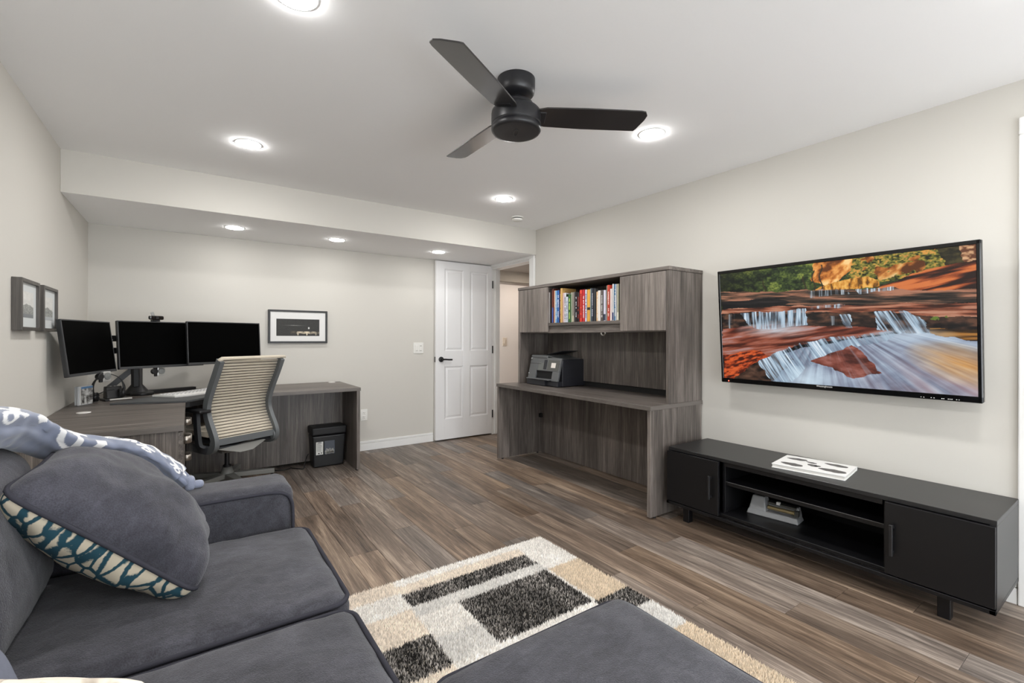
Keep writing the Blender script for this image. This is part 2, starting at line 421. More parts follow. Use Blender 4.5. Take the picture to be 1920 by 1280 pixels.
# ================================================================== LAMPS
lens_m = mat('lamp_lens', (1, 1, 1, 1), .5, emit=(1, .985, .968, 1), estr=LAMP)
ring_m = mat('lamp_ring', srgb(240, 240, 240), .4)
lens_s = mat('lamp_lens_soffit', (1, 1, 1, 1), .5, emit=(1, .985, .968, 1), estr=LAMP * .33)
def downlight(x, y, z, label, r=.062, k=1.0):
    t = thing('recessed_light', label, 'ceiling light', (x, y, z), group='recessed ceiling lights')
    obj('trim_ring', MB().lathe((0, 0, 0), [(r + .010, 0), (r + .009, -.002), (r, -.004), (r, 0)]), ring_m, t, local=True)
    obj('lens', MB().lathe((0, 0, 0), [(r, -.004), (r * .97, -.006), (r * .85, -.008), (r * .6, -.010), (r * .3, -.011), (0, -.0115)]), (lens_m if k == 1 else lens_s), t, local=True)
for x, y, l in ((.278, 3.10, 'round recessed light in the main ceiling, nearest the left corner of the soffit'),
                (2.095, 3.125, 'round recessed light in the main ceiling beside the smoke detector'),
                (2.093, 1.655, 'round recessed light just beyond the tip of the right fan blade'),
                (.285, 1.665, 'round recessed light cut by the top edge of the photo, above the fan'),
                (.285, .2, 'recessed light above the sofa end, outside the photo'),
                (2.093, .2, 'recessed light above the television stand end, outside the photo'),
                (.285, -1.25, 'recessed light by the front wall on the sofa side, outside the photo'),
                (2.093, -1.25, 'recessed light by the front wall on the door side, outside the photo')):
    downlight(x, y, ZC, l)
for x, l in ((.289, 'round recessed light in the soffit above the monitors'), (1.072, 'middle round recessed light in the soffit, between the other two'), (2.066, 'round recessed light in the soffit in front of the white door')):
    downlight(x, 4.27, ZS, l, .062, .55)
hl = thing('recessed_light', 'round recessed light in the hall ceiling beyond the doorway', 'ceiling light', (3.75, 4.75, 2.067), group='recessed ceiling lights')
obj('lens', MB().lathe((0, 0, 0), [(.06, -.003), (.04, -.010), (0, -.012)]), mat('hall_lens', (1, 1, 1, 1), .5, emit=(1, .93, .86, 1), estr=LAMP * .8), hl, local=True)
obj('trim_ring', MB().lathe((0, 0, 0), [(.076, 0), (.075, -.004), (.062, -.006), (.061, 0)]), ring_m, hl, local=True)

t = thing('smoke_detector', 'small white smoke detector on the ceiling by the soffit', 'smoke detector', (2.514, 3.522, ZC))
obj('base_plate', MB().lathe((0, 0, 0), [(.056, 0), (.056, -.008), (.052, -.010), (.045, -.010)]), white, t, local=True)
obj('cover', MB().lathe((0, 0, 0), [(.050, -.018), (.050, -.026), (.043, -.034), (0, -.036)]), white, t, local=True)
obj('vent_slot', MB().cyl((0, 0, -.014), .044, .012), dkgap, t, local=True)

# ceiling fan
fx, fy = 1.172, 1.653
fan_m = mat('fan_black', srgb(30, 30, 33), .38, spec=.5)
t = thing('ceiling_fan', 'matt black three blade ceiling fan hanging from the white ceiling', 'ceiling fan', (fx, fy, ZC))
obj('canopy', MB().lathe((0, 0, 0), [(.083, 0), (.083, -.038), (.079, -.062), (.070, -.072), (.02, -.075), (0, -.075)]), fan_m, t, local=True)
obj('ball_joint', MB().lathe((0, 0, 0), [(.0, -.06), (.024, -.072), (.028, -.082), (.022, -.094), (.018, -.1), (.018, -.12)]).box(-.03, .03, -.006, .006, -.088, -.076, .002), fan_m, t, local=True)
obj('motor_housing', MB().lathe((0, 0, 0), [(0, -.100), (.055, -.100), (.072, -.104), (.078, -.114), (.079, -.124), (.098, -.132), (.107, -.142), (.109, -.155), (.109, -.196), (.1085, -.198), (.106, -.199), (.106, -.202), (.109, -.204), (.109, -.222), (.104, -.230), (.094, -.231), (.03, -.228), (0, -.228)]), fan_m, t, local=True)
em = MB()
em.tube([(.032 * math.cos(a), .010 * math.sin(a), -.2305) for a in np.linspace(0, 2 * PI, 25)[:-1]], .0012, 6, closed=True)
obj('emblem', em, fan_m, t, local=True).rotation_euler = (0, 0, R(-120))
def blade():
    b = bmesh.new(); out = []
    L0, L1 = .085, .575
    pts = [(L0, -.046), (.13, -.060), (.30, -.066), (.545, -.066), (.565, -.062), (.578, -.040), (.575, -.010), (.556, .050), (.548, .064), (.30, .066), (.13, .060), (L0, .046)]
    M = Matrix.Rotation(R(-13), 4, 'X')
    return MB().prism([(x, y, -.003) for x, y in pts], (0, 0, .006), .0015, M=M)
fb_m = mat('fan_blade_black', srgb(36, 34, 35), .32, spec=.6, coat=.5)
for i, a in enumerate((-30, 90, 210)):
    b = obj('blade', blade(), fb_m, t, local=True); b.location = (0, 0, -.158); b.rotation_euler = (0, 0, R(a))
    ir = obj('blade_iron', MB().box(.06, .13, -.035, .035, -.006, .004, .002, M=Matrix.Rotation(R(-13), 4, 'X')), fan_m, t, local=True); ir.location = (0, 0, -.158); ir.rotation_euler = (0, 0, R(a))

# ================================================================== CREDENZA DESK + HUTCH
cx0, cx1, cy0, cy1, ct = 2.405, 2.970, 1.905, 3.705, .7244
t = thing('credenza_desk', 'long grey woodgrain desk with panel legs carrying the book hutch', 'desk', (2.69, 2.8, 0))
obj('desktop', MB().box(cx0, cx1, cy0, cy1, ct - .028, ct, .002), lamY, t)
obj('edge_band', MB().box(cx0 - .0015, cx0 + .001, cy0, cy1, ct - .028, ct - .0005, .0005), edge, t)
obj('edge_band', MB().box(cx0, cx1, cy0 - .0015, cy0 + .001, ct - .028, ct - .0005, .0005), edge, t)
obj('side_panel', MB().box(cx0 + .006, cx1 - .004, cy0 + .003, cy0 + .031, .012, ct - .028, .0015), lamZ, t)
obj('side_panel', MB().box(cx0 + .006, cx1 - .004, cy1 - .031, cy1 - .003, .012, ct - .028, .0015), lamZ, t)
obj('modesty_panel', MB().box(2.925, 2.944, cy0 + .031, cy1 - .031, .006, ct - .028, .001), lamZ, t)
obj('corner_bracket', MB().box(2.895, 2.925, cy1 - .061, cy1 - .031, .36, .40, .003), black, t)
for yy in (cy0 + .017, cy1 - .017):
    for xx in (cx0 + .06, cx1 - .08): obj('glide', MB().cyl((xx, yy, .006), .011, .012), black, t)
t = thing('book_hutch', 'tall grey woodgrain hutch with two doors standing on the credenza desk', 'hutch', (2.78, 2.76, ct))
hx0, hx1, hy0, hy1, hb, ht = 2.596, 2.970, 1.907, 3.617, ct + .0005, 1.640
obj('top_panel', MB().box(hx0 - .004, hx1, hy0 - .003, hy1 + .003, ht - .025, ht, .0015), lamY, t)
obj('side_panel', MB().box(hx0, hx1, hy0, hy0 + .025, hb, ht - .026, .0015), lamZ, t)
obj('side_panel', MB().box(hx0, hx1, hy1 - .025, hy1, hb, ht - .026, .0015), lamZ, t)
obj('back_panel', MB().box(2.945, 2.960, hy0 + .025, hy1 - .025, hb + .045, ht - .026, .001), lamZ, t)
obj('gap_dark_strip', MB().box(2.961, 2.966, hy0 + .025, hy1 - .025, hb, hb + .06, 0), dkgap, t)  # black strip added so the gap below the back panel looks shaded
obj('cabinet_floor', MB().box(hx0 + .02, 2.945, hy0 + .025, hy1 - .025, 1.205, 1.225, .001), lamY, t)
obj('book_shelf', MB().box(hx0 + .006, 2.945, 2.325, 3.178, 1.268, 1.293, .001), lamY, t)
obj('fascia', MB().box(hx0 + .022, hx0 + .04, 2.325, 3.178, 1.205, 1.268, .001), lamY, t)
obj('divider', MB().box(hx0 + .02, 2.945, 3.178, 3.194, 1.225, ht - .026, .001), lamZ, t)
obj('divider', MB().box(hx0 + .02, 2.945, 2.308, 2.325, 1.225, ht - .026, .001), lamZ, t)
lamZd = wood('laminate_door', 'Z', srgb(68, 62, 58), srgb(122, 114, 108), srgb(166, 157, 149), wave=.5)
obj('door', MB().box(hx0 - .002, hx0 + .017, 3.174, hy1 - .027, 1.213, ht - .029, .0015), lamZd, t)
obj('door', MB().box(hx0 - .002, hx0 + .017, hy0 + .027, 2.333, 1.213, ht - .029, .0015), lamZd, t)
obj('pull_ring', MB().tube([(hx0 + .02, 2.52 + .022 * math.cos(a), 1.203 + .022 * math.sin(a)) for a in np.linspace(PI, 2 * PI, 14)], .006, 8), mat('grey_metal', srgb(150, 148, 142), .35, 1), t)

# books: (left, right, top of spine, colour, label colour or None, label)  in metres along the shelf
PXW = (3.191 - 2.355)
def ysh(z): return 3.176 - (z - 205) * (3.176 - 2.352) / (1722 - 205)
books = [
 (205, 224, .27, (190, 186, 182), None, 'thin pale grey book at the left end of the shelf'),
 (225, 262, .305, (48, 38, 40), None, 'tall near-black book second from the left end of the shelf'),
 (265, 305, .30, (118, 62, 52), (80, 98, 168), 'tall brick brown book with a blue lower spine'),
 (308, 345, .285, (226, 118, 52), (60, 30, 20), 'orange book beside the brick brown spine'),
 (346, 364, .28, (238, 234, 226), None, 'thin white book between the orange and the pale blue spines'),
 (365, 394, .28, (128, 180, 226), (240, 240, 240), 'pale blue book next to the strong blue one'),
 (395, 443, .282, (52, 104, 176), (235, 235, 235), 'strong blue book with a wide plain spine'),
 (445, 489, .28, (100, 38, 48), (200, 190, 190), 'maroon book just left of the tan book'),
 (490, 540, .295, (206, 166, 98), None, 'tall tan book rising above its neighbours'),
 (541, 565, .252, (240, 208, 206), None, 'thin pinkish white book right of the tan book'),
 (566, 604, .252, (226, 224, 230), (70, 80, 120), 'lilac white book beside the pinkish one'),
 (606, 622, .24, (52, 74, 52), None, 'very thin dark green book beside the short pale book'),
 (623, 666, .215, (206, 212, 226), (120, 130, 150), 'short pale blue grey book, lowest in the row'),
 (668, 720, .232, (46, 96, 48), (190, 220, 120), 'green book with light green lettering'),
 (724, 744, .25, (190, 204, 176), None, 'thin sage book right of the green one'),
 (745, 792, .25, (170, 160, 150), (232, 222, 196), 'beige grey book with a cream label at the foot'),
 (795, 828, .25, (92, 86, 84), None, 'grey brown book left of the black lettered spine'),
 (829, 862, .243, (26, 26, 30), (230, 230, 235), 'black book with a column of white lettering'),
 (864, 904, .243, (44, 24, 34), (190, 70, 60), 'dark plum book just left of the red ones'),
 (905, 931, .25, (232, 84, 44), None, 'orange red book, first of the three red spines'),
 (932, 985, .26, (222, 62, 48), (120, 24, 24), 'wide bright red book, middle of the three red spines'),
 (986, 1030, .26, (200, 40, 52), (240, 230, 230), 'crimson book with white lettering, last of the three red spines'),
 (1032, 1066, .258, (226, 226, 238), (40, 50, 130), 'white book with navy lettering'),
 (1069, 1150, .258, (236, 176, 72), (40, 36, 30), 'wide golden yellow book with a dark band'),
 (1152, 1175, .262, (126, 146, 152), None, 'thin teal grey book right of the yellow one'),
 (1176, 1210, .262, (50, 52, 62), (200, 200, 210), 'slate book with pale lettering'),
 (1212, 1254, .257, (56, 58, 60), None, 'charcoal book before the gap in the row'),
 (1258, 1306, .232, (240, 200, 152), (250, 240, 225), 'peach coloured short book'),
 (1308, 1358, .238, (236, 230, 224), None, 'cream white book right of the peach one'),
 (1360, 1402, .24, (98, 90, 86), (220, 220, 220), 'taupe book with white marks on its spine'),
 (1405, 1450, .238, (222, 222, 238), (60, 70, 90), 'white book with a dark foot'),
 (1455, 1490, .27, (164, 170, 150), None, 'tall grey green book left of the rust red one'),
 (1491, 1536, .272, (196, 66, 46), (240, 220, 210), 'rust red book near the right door'),
 (1538, 1572, .242, (240, 226, 222), None, 'blush white book beside the rust red spine'),
 (1573, 1598, .277, (238, 240, 240), (40, 60, 120), 'tall white book with a navy foot'),
 (1599, 1640, .274, (62, 128, 180), (240, 240, 240), 'mid blue book near the right end of the shelf'),
 (1642, 1662, .272, (214, 218, 224), None, 'thin silver grey book right of the mid blue one'),
 (1663, 1697, .272, (186, 184, 160), (240, 238, 220), 'khaki book with a pale foot'),
 (1698, 1722, .268, (72, 76, 64), None, 'dark olive book at the right end against the door'),
]
page_m = mat('book_pages', srgb(236, 230, 214), .8)
for i, (a, b, h, c, c2, lab) in enumerate(books):
    ya, yb = ysh(b), ysh(a); z0 = 1.2935; dep = .15 + .03 * ((i * 7) % 5) / 5; bx = hx0 + .018 + .004 * ((i * 5) % 4)
    yc = (ya + yb) / 2
    t = thing('book', lab, 'book', (bx + dep / 2, yc, z0), group='books on the hutch shelf')
    cm = mat('book_cover_%02d' % i, srgb(*c), .45)
    th = (yb - ya) - .0012
    obj('cover', MB().box(bx, bx + .004, yc - th / 2, yc + th / 2, z0, z0 + h, .001).box(bx, bx + dep, yc - th / 2, yc - th / 2 + .002, z0, z0 + h, .0005).box(bx, bx + dep, yc + th / 2 - .002, yc + th / 2, z0, z0 + h, .0005), cm, t)
    obj('pages', MB().box(bx + .003, bx + dep - .004, yc - th / 2 + .002, yc + th / 2 - .002, z0 + .003, z0 + h - .004, 0), page_m, t)
    if c2:
        lm = mat('book_print_%02d' % i, srgb(*c2), .5); q = MB(); rr = random.Random(i)
        if 'band' in lab: q.box(bx - .0006, bx + .001, yc - th / 2 + .001, yc + th / 2 - .001, z0 + h * .36, z0 + h * .44, 0)
        elif 'foot' in lab or 'label' in lab: q.box(bx - .0006, bx + .001, yc - th / 2 + .001, yc + th / 2 - .001, z0 + .004, z0 + h * .22, 0)
        elif 'lower spine' in lab: q.box(bx - .0006, bx + .001, yc - th / 2 + .001, yc + th / 2 - .001, z0 + .002, z0 + h * .45, 0)
        else:
            z = z0 + h * .12
            while z < z0 + h * .85:
                l = .004 + rr.random() * .008
                if rr.random() < .78: q.box(bx - .0006, bx + .001, yc - th * .22, yc + th * (.1 + .15 * rr.random()), z, z + l, 0)
                z += l + .0025
        obj('spine_print', q, lm, t)
t = thing('book', 'large dark teal book standing behind the short pale spines', 'book', (2.87, 2.93, 1.2935))
obj('cover', MB().box(2.862, 2.885, 2.80, 3.06, 1.2935, 1.575, .002), mat('teal_cover', srgb(24, 62, 74), .4), t)
obj('pages', MB().box(2.866, 2.881, 2.803, 3.057, 1.296, 1.5765, 0), page_m, t)

# printer on the credenza
prm = mat('printer_grey', srgb(92, 94, 95), .4); prd = mat('printer_dark', srgb(34, 35, 41), .45)
t = thing('printer', 'grey and black inkjet printer on the left end of the credenza desk', 'printer', (2.67, 3.30, ct), rot=(0, 0, R(-90)))
# local: x to the right along the front, -y toward the room, z up ; width .43, depth .36
W, D = .44, .36
def pr(name, mb, m, **k): return obj(name, mb, m, t, local=True, **k)
pr('body', MB().box(-W / 2 + .01, W / 2, .02, D, .005, .215, .006, 2).box(-W / 2 + .01, W / 2, .02, D - .03, .20, .245, .008, 2), prd)
fz = [(-W / 2, .055), (W / 2, .055)]
face = [(0, -.012, .058), (0, -.012, .235), (0, .03, .245), (0, .03, .058)]
def slant(x0, x1, z0, z1, out=0.0, th=.02):
    yf = lambda z: -.035 + (z - .05) * .24
    return [(x0, yf(z0) - out, z0), (x0, yf(z0) + th, z0), (x0, yf(z1) + th, z1), (x0, yf(z1) - out, z1)], (x1 - x0, 0, 0)
p = MB()
for (a, b, z0, z1) in ((-W / 2, -.11, .055, .255), (-.11, W / 2 - .004, .135, .255), (.125, W / 2 - .004, .05, .135)):
    q, d = slant(a, b, z0, z1); p.prism(q, d, .003)
pr('front_panel', p, prm)
q, d = slant(-W / 2 + .002, -.05, .196, .199, .001, .004); pr('seam', MB().prism(q, d), dkgap)
q, d = slant(-.085, .0, .142, .205, .001, .004); pr('display_flap', MB().prism(q, d, .0005), mat('printer_mid', srgb(104, 107, 104), .35))
q, d = slant(-.012, .030, .150, .236, .0015, .004); pr('card_slot', MB().prism(q, d), prd)
q, d = slant(.045, .2, .145, .236, .001, .004); pr('control_panel', MB().prism(q, d, .0005), mat('printer_panel', srgb(84, 85, 82), .25))
q, d = slant(.095, .155, .168, .212, .002, .004); pr('screen', MB().prism(q, d), mat('printer_lcd', srgb(206, 200, 192), .4, emit=srgb(206, 200, 192), estr=.08))
pr('paper_slot', MB().box(-.115, .13, -.005, .05, .068, .135, 0), mat('slot_black', srgb(6, 6, 7), .8))
pr('output_tray', MB().box(-W / 2 + .02, .135, -.065, .05, .056, .066, .003), prm)
pr('paper_cassette', MB().box(-W / 2 + .015, .06, -.055, .05, .004, .056, .004).box(.06, W / 2 - .004, -.03, .05, .004, .05, .004), prd)
pr('adf_lid', MB().box(-W / 2 + .005, .02, .01, D - .02, .245, .275, .008, 2).prism([(.02, .02, .268), (.02, D - .04, .268), (.19, D - .04, .243), (.19, .02, .243)], (0, 0, .004)), prm)
pr('paper_tray', MB().box(-.02, .20, .08, .30, .285, .291, .002, M=Matrix.Rotation(R(-10), 4, 'Y')), prd)
pr('logo_badge', MB().cyl((-W / 2 + .02, .005, .243), .006, .012, 'Y'), mat('badge_silver', srgb(230, 230, 230), .3, .6))
pr('logo_badge', MB().cyl((-W / 2 + .016, -.028, .105), .004, .01, 'Y'), mat('badge_silver', srgb(230, 230, 230), .3, .6))

# ================================================================== TV STAND + TV
sx0, sx1, sy0, sy1, sb, st = 2.532, 2.966, .385, 1.862, .125, .464
bst = mat('black_woodgrain', srgb(29, 29, 30), .36, spec=.5, bump=.06, bscale=90)
bst2 = mat('black_satin', srgb(15, 15, 17), .38, spec=.4)
t = thing('tv_stand', 'long low black media cabinet with two doors under the television', 'tv stand', (2.75, 1.12, 0))
obj('top', MB().box(sx0, sx1, sy0, sy1, st - .020, st, .0012), bst, t)
obj('side_panel', MB().box(sx0, sx1, sy0, sy0 + .02, sb, st - .02, .001), bst, t)
obj('side_panel', MB().box(sx0, sx1, sy1 - .02, sy1, sb, st - .02, .001), bst, t)
obj('bottom_panel', MB().box(sx0 + .004, sx1, sy0 + .02, sy1 - .02, sb, sb + .018, .001), bst2, t)
obj('back_panel', MB().box(sx1 - .008, sx1, sy0 + .02, sy1 - .02, sb + .018, st - .02, 0), bst2, t)
obj('divider', MB().box(sx0 + .03, sx1 - .01, 1.495, 1.511, sb + .018, st - .02, .001), bst2, t)
obj('divider', MB().box(sx0 + .03, sx1 - .01, .729, .745, sb + .018, st - .02, .001), bst2, t)
obj('top_rail', MB().box(sx0 + .012, sx0 + .03, .745, 1.495, st - .045, st - .02, .001), bst2, t)
obj('shelf', MB().box(sx0 + .035, sx1 - .01, .745, 1.495, .304, .326, .001), bst2, t)
obj('shelf_edge', MB().box(sx0 + .034, sx0 + .037, .745, 1.495, .323, .3265, .001), mat('edge_grey', srgb(90, 90, 90), .4), t)
obj('cable_hole', MB().cyl((sx1 - .008, 1.075, .24), .032, .004, 'X'), mat('cable_plug', srgb(120, 122, 128), .6), t)
for a, b, hyy, n in ((1.5115, sy1 - .002, 1.555, 'left'), (sy0 + .002, .7285, .700, 'right')):
    dd = obj('door', MB().box(sx0 - .018, sx0, a, b, sb + .004, st - .022, .001), bst2, t)
    zc = .287
    obj('handle', MB().box(sx0 - .048, sx0 - .036, hyy - .007, hyy + .007, zc - .068, zc + .068, .002).box(sx0 - .037, sx0 - .018, hyy - .005, hyy + .005, zc - .062, zc - .048, .001).box(sx0 - .037, sx0 - .018, hyy - .005, hyy + .005, zc + .048, zc + .062, .001), black, dd)
fr = MB()
fr.box(sx0 - .02, sx1, sy0, sy0 + .018, sb - .018, sb - .001, .001).box(sx0 - .02, sx1, sy1 - .018, sy1, sb - .018, sb - .001, .001)
fr.box(sx0 - .02, sx0 - .002, sy0, sy1, sb - .018, sb - .001, .001).box(sx1 - .02, sx1, sy0, sy1, sb - .018, sb - .001, .001)
obj('base_frame', fr, bst2, t)
for yy in (.545, 1.76):
    for xx in (2.59, 2.93): obj('leg', MB().box(xx - .021, xx + .021, yy - .021, yy + .021, 0, sb - .018, .002), bst2, t)

# white feather book on the stand
t = thing('coffee_table_book', 'white picture book with grey feathers on its cover, on the tv stand', 'book', (2.737, 1.10, st + .0005), rot=(0, 0, R(8)))
obj('cover', MB().box(-.132, .132, -.165, .165, .0, .003, .0005).box(-.132, .132, -.165, .165, .019, .022, .0006).box(.128, .132, -.165, .165, 0, .022, .001), mat('cover_white', srgb(238, 238, 236), .35), t, local=True)
obj('pages', MB().box(-.129, .128, -.162, .162, .003, .019, 0), mat('pages_white', srgb(226, 224, 218), .7), t, local=True)
q = MB()
fm = mat('feather_ink', srgb(92, 90, 88), .6, var=.5, vscale=90)
for (a, b, l, wd, an) in ((-.075, .085, .055, .017, 80), (.06, .095, .050, .014, 95), (-.06, -.095, .062, .018, 86), (.07, -.085, .055, .014, 80), (-.02, .0, .03, .012, 60), (.035, .02, .028, .008, 70), (-.02, -.02, .018, .007, 130)):
    ca, sa = math.cos(R(an)), math.sin(R(an))
    P = []
    for k in range(20):
        th = 2 * PI * k / 20; ex = l * math.cos(th); ey = wd * 1.7 * math.sin(th) * (1 - .25 * math.cos(th)) * (1 + .12 * math.sin(7 * th))
        P.append((a + ex * ca - ey * sa, b + ex * sa + ey * ca, .0219))
    q.prism(P, (0, 0, .0004))
obj('feather_print', q, fm, t, local=True)

# hole punch on the lower shelf
t = thing('hole_punch', 'grey three hole paper punch with brass bar inside the tv stand', 'hole punch', (2.745, 1.305, sb + .0185), rot=(0, 0, R(8)))
gp = mat('punch_grey', srgb(148, 149, 150), .45)
def pp(y0, y1, x0, x1, z0, z1, inset):
    b = bmesh.new()
    lo = [(x0, y0), (x1, y0), (x1, y1), (x0, y1)]
    A = [b.verts.new((x, y, z0)) for x, y in lo]; B = [b.verts.new((x + (inset if x == x0 else -inset), y + (inset if y == y0 else -inset), z1)) for x, y in lo]
    b.faces.new(A[::-1]); b.faces.new(B)
    for i in range(4): b.faces.new((A[i], A[(i + 1) % 4], B[(i + 1) % 4], B[i]))
    bmesh.ops.bevel(b, geom=b.edges[:], offset=.006, segments=2, affect='EDGES', profile=.5); return b
m = MB(); m.merge(pp(-.135, .135, -.055, .055, 0, .03, .010)); m.merge(pp(.03, .125, -.045, .05, .022, .105, .016)); m.merge(pp(-.128, .04, .0, .05, .022, .075, .008))
obj('body', m, gp, t, local=True)
obj('punch_bar', MB().cyl((-.022, -.04, .052), .011, .135, 'Y'), mat('brass', srgb(176, 158, 118), .35, .7), t, local=True)
obj('hinge_block', MB().box(-.02, .02, -.125, -.10, .03, .062, .003).box(-.01, .03, -.11, .03, .066, .078, .002), mat('punch_dark', srgb(74, 74, 70), .4), t, local=True)
obj('gauge', MB().box(-.012, .006, -.03, -.012, .072, .088, .001), white, t, local=True)

# television
TV = thing('television', 'wall mounted flat television showing red rock waterfalls', 'television', (2.846, 1.0905, 1.235), rot=(R(4.3), 0, R(-90)))
tw, th = .610, .3605
obj('housing', MB().box(-tw, tw, .004, .034, -th, th, .003).box(-tw * .72, tw * .72, .03, .065, -th * .7, th * .55, .012, 2), black, TV, local=True)
bz = MB().box(-tw, tw, -.006, .006, th - .020, th, .003).box(-tw, -tw + .016, -.006, .006, -th, th, .003).box(tw - .016, tw, -.006, .006, -th, th, .003).box(-tw, tw, -.006, .006, -th, -th + .030, .003).box(-tw + .02, tw - .02, -.0068, -.005, -th + .0135, -th + .0155, 0)
obj('bezel', bz, gloss, TV, local=True)
obj('power_light', MB().cyl((-tw + .05, -.0062, -th + .012), .003, .002, 'Y'), mat('red_led', (1, .05, .03, 1), .5, emit=(1, .05, .03, 1), estr=5), TV, local=True)
TXM = mat('print_white', srgb(225, 225, 225), .5)
text_mesh('logo', 'Westinghouse', .0135, Matrix.Translation((-.01, -.0066, -th + .022)) @ Matrix.Rotation(PI / 2, 4, 'X'), TXM, TV)
q = MB()
for bx in (.40, .41, .437, .447, .475, .481, .497, .503, .509, .525, .533): q.box(bx - .002, bx + .002, -.0066, -.0058, -th + .007, -th + .010, 0)
obj('button_marks', q, TXM, TV, local=True)
wm = thing('tv_wall_bracket', 'black bracket holding the television off the wall', 'bracket', (2.93, 1.09, 1.2))
obj('wall_plate', MB().box(2.964, 2.9755, .80, 1.38, 1.10, 1.32, .002), black, wm)
obj('arm', MB().box(2.915, 2.966, .90, .94, 1.0, 1.38, .002), black, wm)
obj('arm', MB().box(2.915, 2.966, 1.24, 1.28, 1.0, 1.38, .002), black, wm)

def tv_picture(nu, nv):
    u, v = np.meshgrid(np.linspace(0, 1, nu), np.linspace(0, 1, nv))
    wu = u + .030 * (fbm(u * 22, v * 22, 5, 5) - .5); wv = v + .030 * (fbm(u * 20, v * 26, 5, 9) - .5)
    col = np.zeros(u.shape + (3,))
    def paint(mask, c):
        c = np.asarray(c, float)
        if c.ndim == 1: col[mask] = c / 255
        else: col[mask] = c[mask] / 255
    def ramp(tt, *cs):
        tt = np.clip(tt, 0, 1) * (len(cs) - 1); i = np.minimum(tt.astype(int), len(cs) - 2); f_ = (tt - i)[..., None]
        C = np.array(cs, float); return C[i] * (1 - f_) + C[i + 1] * f_
    con = lambda n, k=2.2: np.clip((n - .5) * k + .5, 0, 1)
    # woods
    n = con(.6 * fbm(u * 42, v * 36, 5, 1) + .4 * fbm(u * 130, v * 90, 3, 43), 2.8); big = con(fbm(u * 7, v * 6, 3, 2))
    trees = ramp(n * .7 + big * .35, (10, 14, 10), (30, 42, 22), (66, 80, 36), (122, 132, 60))
    paint(v < .45, trees)
    shade = np.clip(1.25 - 2.2 * np.abs(u - .36), .35, 1.1)
    m_ = (v < .45) & (u < .5); col[m_] *= shade[m_][:, None]
    cl = ramp(con(fbm(u * 30 + v * 8, v * 16, 5, 3), 2.4), (96, 50, 18), (180, 104, 40), (232, 162, 84), (246, 206, 140))
    paint(inpoly(wu, wv, [(0.452, 0.10), (0.47, -0.03), (0.63, -0.03), (0.614, 0.079), (0.522, 0.214), (0.458, 0.145)]), cl)
    bush = ramp(con(.5 * fbm(u * 60, v * 50, 4, 4) + .5 * fbm(u * 150, v * 110, 3, 44), 2.8), (30, 30, 14), (88, 92, 34), (150, 138, 60), (214, 150, 70))
    paint(inpoly(wu, wv, [(0.616, -0.02), (0.965, -0.02), (0.962, 0.097), (0.803, 0.177), (0.67, 0.2), (0.60, 0.15)]), bush)
    orb = (con(fbm(u * 18, v * 18, 4, 31), 3) > .78) & inpoly(wu, wv, [(0.616, -0.02), (0.9, -0.02), (0.85, 0.14), (0.67, 0.19)])
    paint(orb, cl * .9)
    paint(inpoly(wu, wv, [(0.89, -0.02), (0.963, -0.02), (0.966, 0.119), (0.922, 0.118)]), ramp(con(fbm(u * 60, v * 60, 4, 6)), (24, 22, 14), (74, 66, 34)))
    paint(inpoly(wu, wv, [(0.963, -0.02), (1.01, -0.02), (1.01, 0.107), (0.966, 0.108)]), ramp(con(fbm(u * 70, v * 60, 4, 7), 3), (96, 56, 36), (176, 132, 96), (214, 170, 130)))
    paint(inpoly(wu, wv, [(0.535, 0.172), (0.671, 0.14), (0.714, 0.218), (0.642, 0.236), (0.44, 0.226)]), ramp(con(fbm(u * 90, v * 26, 4, 8), 2.6), (96, 60, 16), (196, 130, 46), (232, 178, 90)))
    lean = v + u * .34
    paint(inpoly(wu, wv, [(0.69, 0.241), (0.803, 0.167), (0.899, 0.118), (1.01, 0.098), (1.01, 0.31), (0.85, 0.285)]), ramp(con(fbm(u * 9, lean * 46, 5, 10), 3), (34, 16, 12), (92, 42, 24), (156, 74, 36), (206, 116, 62)))
    for (cx_, cy_, L) in ((.42, .1, .13), (.46, .06, .17), (.235, .1, .12), (.49, .02, .2)):   # trunks
        tm = (np.abs(u - cx_ - .006 * np.sin(v * 40)) < .0028) & (v > cy_) & (v < cy_ + L); paint(tm, (48, 40, 26))
    # ledges
    st1 = con(fbm(u * 8, v * 60 - u * 6, 5, 11), 2.8)
    paint(inpoly(wu, wv, [(0.0, 0.175), (0.347, 0.214), (0.424, 0.206), (0.583, 0.236), (0.751, 0.245), (0.85, 0.281), (1.01, 0.29), (1.01, 0.40), (0.849, 0.384), (0.581, 0.364), (0.316, 0.348), (0, 0.34)]), ramp(st1, (22, 20, 18), (62, 50, 42), (112, 78, 60), (168, 116, 92)))
    paint(inpoly(wu, wv, [(0.0, 0.26), (.3, .26), (.36, .3), (0.316, 0.345), (0.0, 0.34)]), ramp(st1, (14, 13, 14), (38, 34, 34)))
    st2 = con(fbm(u * 10, v * 70 - u * 5, 5, 12), 2.8)
    paint(inpoly(wu, wv, [(0.0, 0.340), (0.316, 0.334), (0.581, 0.352), (1.01, 0.385), (1.01, 0.48), (0.848, 0.462), (0.695, 0.418), (0.455, 0.405), (0.161, 0.38), (0.0, 0.392)]), ramp(st2, (54, 28, 20), (108, 58, 40), (154, 92, 68), (182, 130, 106)))
    paint(inpoly(wu, wv, [(0.0, 0.387), (0.161, 0.376), (0.455, 0.401), (0.695, 0.414), (0.863, 0.458), (1.01, 0.478), (1.01, 0.63), (0.861, 0.59), (0.666, 0.545), (0.42, 0.50), (0.0, 0.535)]), ramp(con(fbm(u * 26, v * 40, 5, 13), 2.4), (16, 12, 12), (48, 34, 28), (92, 62, 46)))
